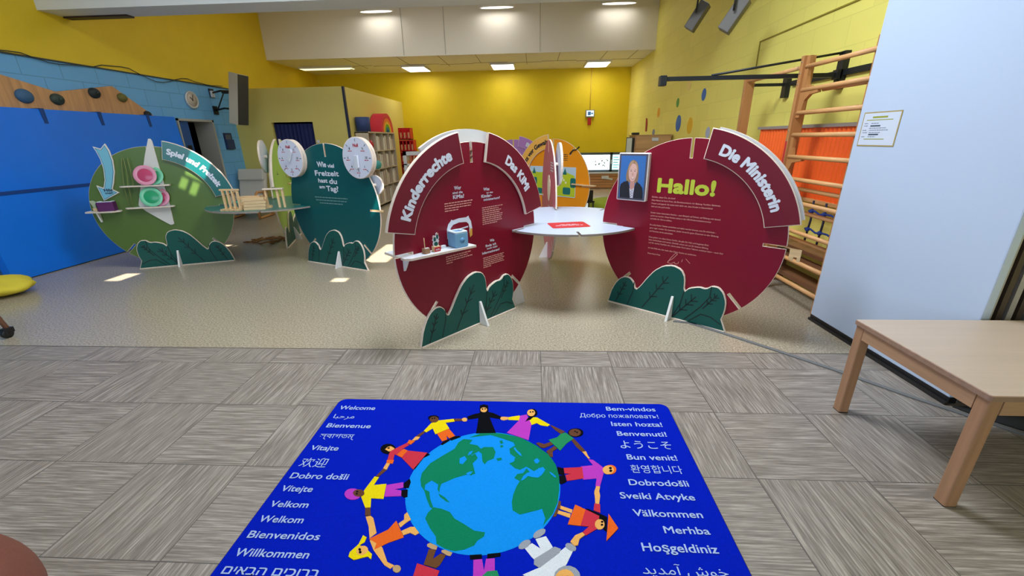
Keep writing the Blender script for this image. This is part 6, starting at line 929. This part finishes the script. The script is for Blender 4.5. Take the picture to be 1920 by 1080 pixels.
# ---------------------------------------------------------------- right wall
for i,(y,z,ry,c,nm) in enumerate(((7.66,2.155,.095,(40,104,190),'blue'),(8.97,2.13,.085,(90,160,70),'green'),(10.25,2.02,.10,(240,170,40),'orange'),(8.80,1.75,.15,(50,110,190),'large blue'),(8.15,1.69,.14,(240,190,50),'amber'),(7.28,1.56,.09,(180,190,220),'pale lilac'),(8.43,2.40,.10,(244,218,130),'pale cream'))):
    b=MB(); b.prism(circ(y,z,ry*1.0,28),-2.7995,-2.797,M=Matrix(((0,0,-1,0),(1,0,0,0),(0,1,0,0),(0,0,0,1)))); 
    tag(b.build('wall_dot',mat('dot_'+nm.replace(' ','_'),c,.6)),'%s round dot sticker on the yellow right wall'%nm,'sticker')
b=MB(); b.prism([(11.15,1.64),(11.25,1.64),(11.28,1.95),(11.2,1.93),(11.14,1.8)],-2.799,-2.78,M=Matrix(((0,0,-1,0),(1,0,0,0),(0,1,0,0),(0,0,0,1)))); tag(b.build('wall_ornament',mat('ornament_red',(170,50,40),.6)),'slim red ornament hanging on the right wall above the cabinet','ornament')
# wall bars
WX=2.40
wbars=thing('wall_bars','tall beech climbing wall bars hinged out from the right yellow wall','wall bars',(0,0,0))
ZS=[2.08,1.89,1.70,1.512,1.32,1.126,.925,.669,.408,.195]
for x,y in ((WX,4.27),(WX+.045,3.452)):
    b=MB(); b.box(x-.02,x+.085,y-.022,y+.022,.03,2.17,b=.004); b.build('post',wood('post_wood',(176,122,72),2,10),wbars)
    f=MB()
    if y>4:
        pr=[(y-.022,2.165),(y-.07,2.165),(y-.075,2.0),(y-.10,1.93),(y-.26,1.885),(y-.27,1.855),(y-.16,1.845),(y-.10,1.80),(y-.085,1.70),(y-.07,1.66),(y-.022,1.66)]
        f.prism(pr,WX+.005,WX+.035,M=YZ)
        pr=[(y-.022,1.53),(y-.06,1.53),(y-.065,1.40),(y-.09,1.335),(y-.24,1.32),(y-.24,1.29),(y-.11,1.27),(y-.075,1.2),(y-.06,1.1),(y-.022,1.1)]
        f.prism(pr,WX+.005,WX+.035,M=YZ); f.build('cheek',MATS['post_wood'],wbars)
for i,z in enumerate(ZS): b=MB(); b.cyl((WX+.022,3.435,z),(WX+.012,4.235,z),.019,12); b.build('rung',M_beechy,wbars)
for z,xx,y1 in ((1.038,.075,4.2),(.836,.075,4.2),(.585,.075,4.2),(1.878,.07,4.03)): b=MB(); b.cyl((WX+xx,3.42,z),(WX+xx,y1,z),.018,12); b.build('rung',M_beechy,wbars)
b=MB(); b.box(WX-.0215,WX-.0205,4.255,4.285,1.10,1.46); b.build('red_sticker',mat('sticker_red',(190,44,50),.5),wbars)
b=MB()
for i in range(5): b.cyl((WX-.022,4.27,2.12-.09*i-(.3 if i>2 else 0)),(WX-.018,4.27,2.12-.09*i-(.3 if i>2 else 0)),.007,8)
b.build('bolt',M_steel,wbars)
wb2=thing('wall_bar_post','single beech wall-bar post with one top rung, farther along the right wall','wall bars',(0,0,0))
b=MB(); b.box(WX-.02,WX+.085,5.30,5.345,.03,2.13,b=.004); b.build('post',MATS['post_wood'],wb2); b=MB(); b.cyl((WX+.02,4.30,2.085),(WX+.02,5.30,2.085),.018,12); b.build('rung',M_beechy,wb2)
b=MB(); 
for z in (2.0,1.75,1.5): b.cyl((WX-.022,5.322,z),(WX-.018,5.322,z),.007,8)
b.build('bolt',M_steel,wb2)
arm=thing('swing_arm','black steel hinged swing arm reaching out from the right wall over the bars','bracket',(0,0,0))
b=MB(); b.box(1.21,2.74,4.31,4.345,2.0,2.035); b.box(1.16,1.22,4.29,4.365,1.96,2.045,b=.006); b.build('arm_bar',M_bsteel,arm)
b=MB(); b.cyl((1.63,4.33,2.04),(2.77,4.33,2.20),.010,8); b.build('brace_rod',M_bsteel,arm)
b=MB(); b.box(2.75,2.80,4.29,4.37,1.90,2.21); b.box(2.72,2.76,4.29,4.36,1.98,2.06); b.build('wall_plate',M_bsteel,arm)
b=MB(); b.box(2.77,2.80,3.0,5.1,2.01,2.06); b.build('wall_rail',M_bsteel,arm)
b=MB(); b.box(2.44,2.76,5.19,5.21,2.02,2.05); b.build('arm_bar',M_bsteel,arm); b=MB(); b.box(2.75,2.80,5.15,5.23,1.90,2.13); b.build('wall_plate',M_bsteel,arm)
# orange corrugated mats with grey rail
om=thing('folding_mat','orange ribbed mats hanging from a grey rail behind the wall bars','mat',(0,0,0))
b=MB(); pts=[]; N_=456
for i in range(N_+1):
    y=3.2+2.2*i/N_; pts.append((2.70-.024*abs(math.sin(i*PI/12)),y))
b.add([(x,y,z) for z in (.93,1.575) for x,y in pts],[(i,i+1,N_+2+i,N_+1+i) for i in range(N_)],0,smooth=False); b.add([(2.74,3.2,.93),(2.74,5.4,.93),(2.74,5.4,1.575),(2.74,3.2,1.575)],[(0,1,2,3)]); b.build('ribbed_mat',mat('signal_orange',(255,108,30),.5),om)
b=MB(); b.box(2.66,2.78,3.2,5.42,1.575,1.605); b.build('rail',mat('rail_grey',(150,140,134),.5),om)
b=MB(); b.box(2.66,2.80,3.2,5.4,.90,.93); b.build('lower_rail',M_beechy,om)
nt=thing('rope_net','dark blue knotted rope net hanging behind the lower wall bars','net',(0,0,0))
for y in (3.34,3.52,3.70,3.88,4.06):
    b=MB(); b.tube([(2.62,y,.93),(2.63,y,.75),(2.62,y+.01,.52)],.010,6); b.build('rope',mat('navy_rope',(36,40,66),.7),nt)
for z in (.66,.83):
    b=MB(); b.tube([(2.62,3.3+.08*i,z+.012*math.sin(i*2.2)) for i in range(11)],.009,6); b.build('rope',mat('blue_rope',(40,70,160),.7),nt)
    for y in (3.34,3.52,3.70,3.88,4.06): b=MB(); b.sphere((2.62,y,z),.022,8); b.build('knot',MATS['blue_rope'],nt)
gb=thing('gym_bench','wooden gym bench parts stored low behind the wall bars','bench',(0,0,0))
b=MB(); b.box(2.57,2.78,3.3,5.0,.44,.475); b.build('seat_board',wood('bench_wood',(136,92,62),1,8),gb); b=MB(); b.box(2.60,2.64,3.35,4.95,.30,.38); b.build('beam',MATS['bench_wood'],gb)
for y in (3.6,4.5): b=MB(); b.box(2.58,2.76,y,y+.04,.0,.44); b.build('leg',MATS['bench_wood'],gb)
b=MB(); b.box(2.62,2.78,3.3,5.0,.12,.17); b.build('beam',MATS['bench_wood'],gb)
b=MB(); b.box(-4.75,-4.69,9.385,9.40,1.50,1.56,b=.004); tag(b.build('wall_switch',M_white),'small white switch on the pale yellow partition beside the navy curtain','switch')
# stage lamps
for i,(x,y,z) in enumerate(((2.20,6.62,3.03),(2.20,5.42,2.76))):
    pj=thing('stage_lamp',['left','right'][i]+' one of the two grey spotlights hanging at the top right','spotlight',(x,y,z))
    Q=Matrix.Rotation(math.radians(-28),4,'Z')@Matrix.Rotation(math.radians(32),4,'Y')
    b=MB(); b.box(-.065,.065,-.085,.085,-.17,.17,M=Q,b=.01); b.build('housing',mat('lamp_grey',(96,92,88),.5),pj)
    b=MB(); b.box(-.055,.055,-.075,.075,.17,.176,M=Q); b.build('end_cap',M_white,pj)
    b=MB(); b.tube([(-.06,-.11,.02),(-.05,-.11,.22),(0,.0,.34),(0,0,1.56 if i==0 else 1.23)],.012,6); b.build('yoke',M_bsteel,pj)
# ---------------------------------------------------------------- ceiling lights
M_lit=mat('lit_diffuser',(255,250,238),.4,emit=5); M_lamph=mat('lamp_housing',(226,224,218),.5)
for i,(x0,x1) in enumerate(((-3.55,-2.93),(-1.15,-.54),(1.39,2.0))):
    L_=thing('ceiling_light','bright square ceiling light, %s of the three under the low back ceiling'%['leftmost','middle','rightmost'][i],'ceiling light',((x0+x1)/2,12.64,3.41),0)
    b=MB(); b.box(-.32,.32,-.42,.42,-.05,0); b.build('housing',M_lamph,L_); b=MB(); b.box(-.29,.29,-.39,.39,-.056,-.05); b.build('diffuser',M_lit,L_)
    light('panel_light','AREA',((x0+x1)/2,12.64,3.34),7,(1,.97,.9),.58,.78)
L_=thing('strip_light','long dim strip light at the left end of the low back ceiling','ceiling light',(-5.55,12.2,3.41),0)
b=MB(); b.box(-.72,.72,-.14,.14,-.05,0); b.build('housing',M_lamph,L_); b=MB(); b.box(-.70,.70,-.125,.125,-.056,-.05); b.build('diffuser',mat('dim_diffuser',(240,236,190),.4,emit=1.4),L_)
b=MB(); b.cyl((.66,0,-.02),(.66,0,-.09),.03,10); b.build('end_fitting',M_lamph,L_)
for i,x in enumerate((-3.58,-.83,1.86)):
    L_=thing('downlight','long oval lamp at the top edge of the white bulkhead, %s of three'%['leftmost','middle','rightmost'][i],'ceiling light',(x,10.78,4.28),0)
    b=MB(); b.prism(circ(0,0,.40,28,.09),.0,.06); b.build('housing',M_lamph,L_); b=MB(); b.prism(circ(0,0,.36,28,.07),-.008,.0); b.build('diffuser',mat('lit_oval',(255,250,238),.4,emit=2.2),L_)
    b=MB(); b.cyl((-.2,0,.06),(-.2,0,.32),.008,6).cyl((.2,0,.06),(.2,0,.32),.008,6); b.build('hanger',M_bsteel,L_)
    light('lamp_light','AREA',(x,10.78,4.26),2.5,(1,.97,.9),.75,.15)
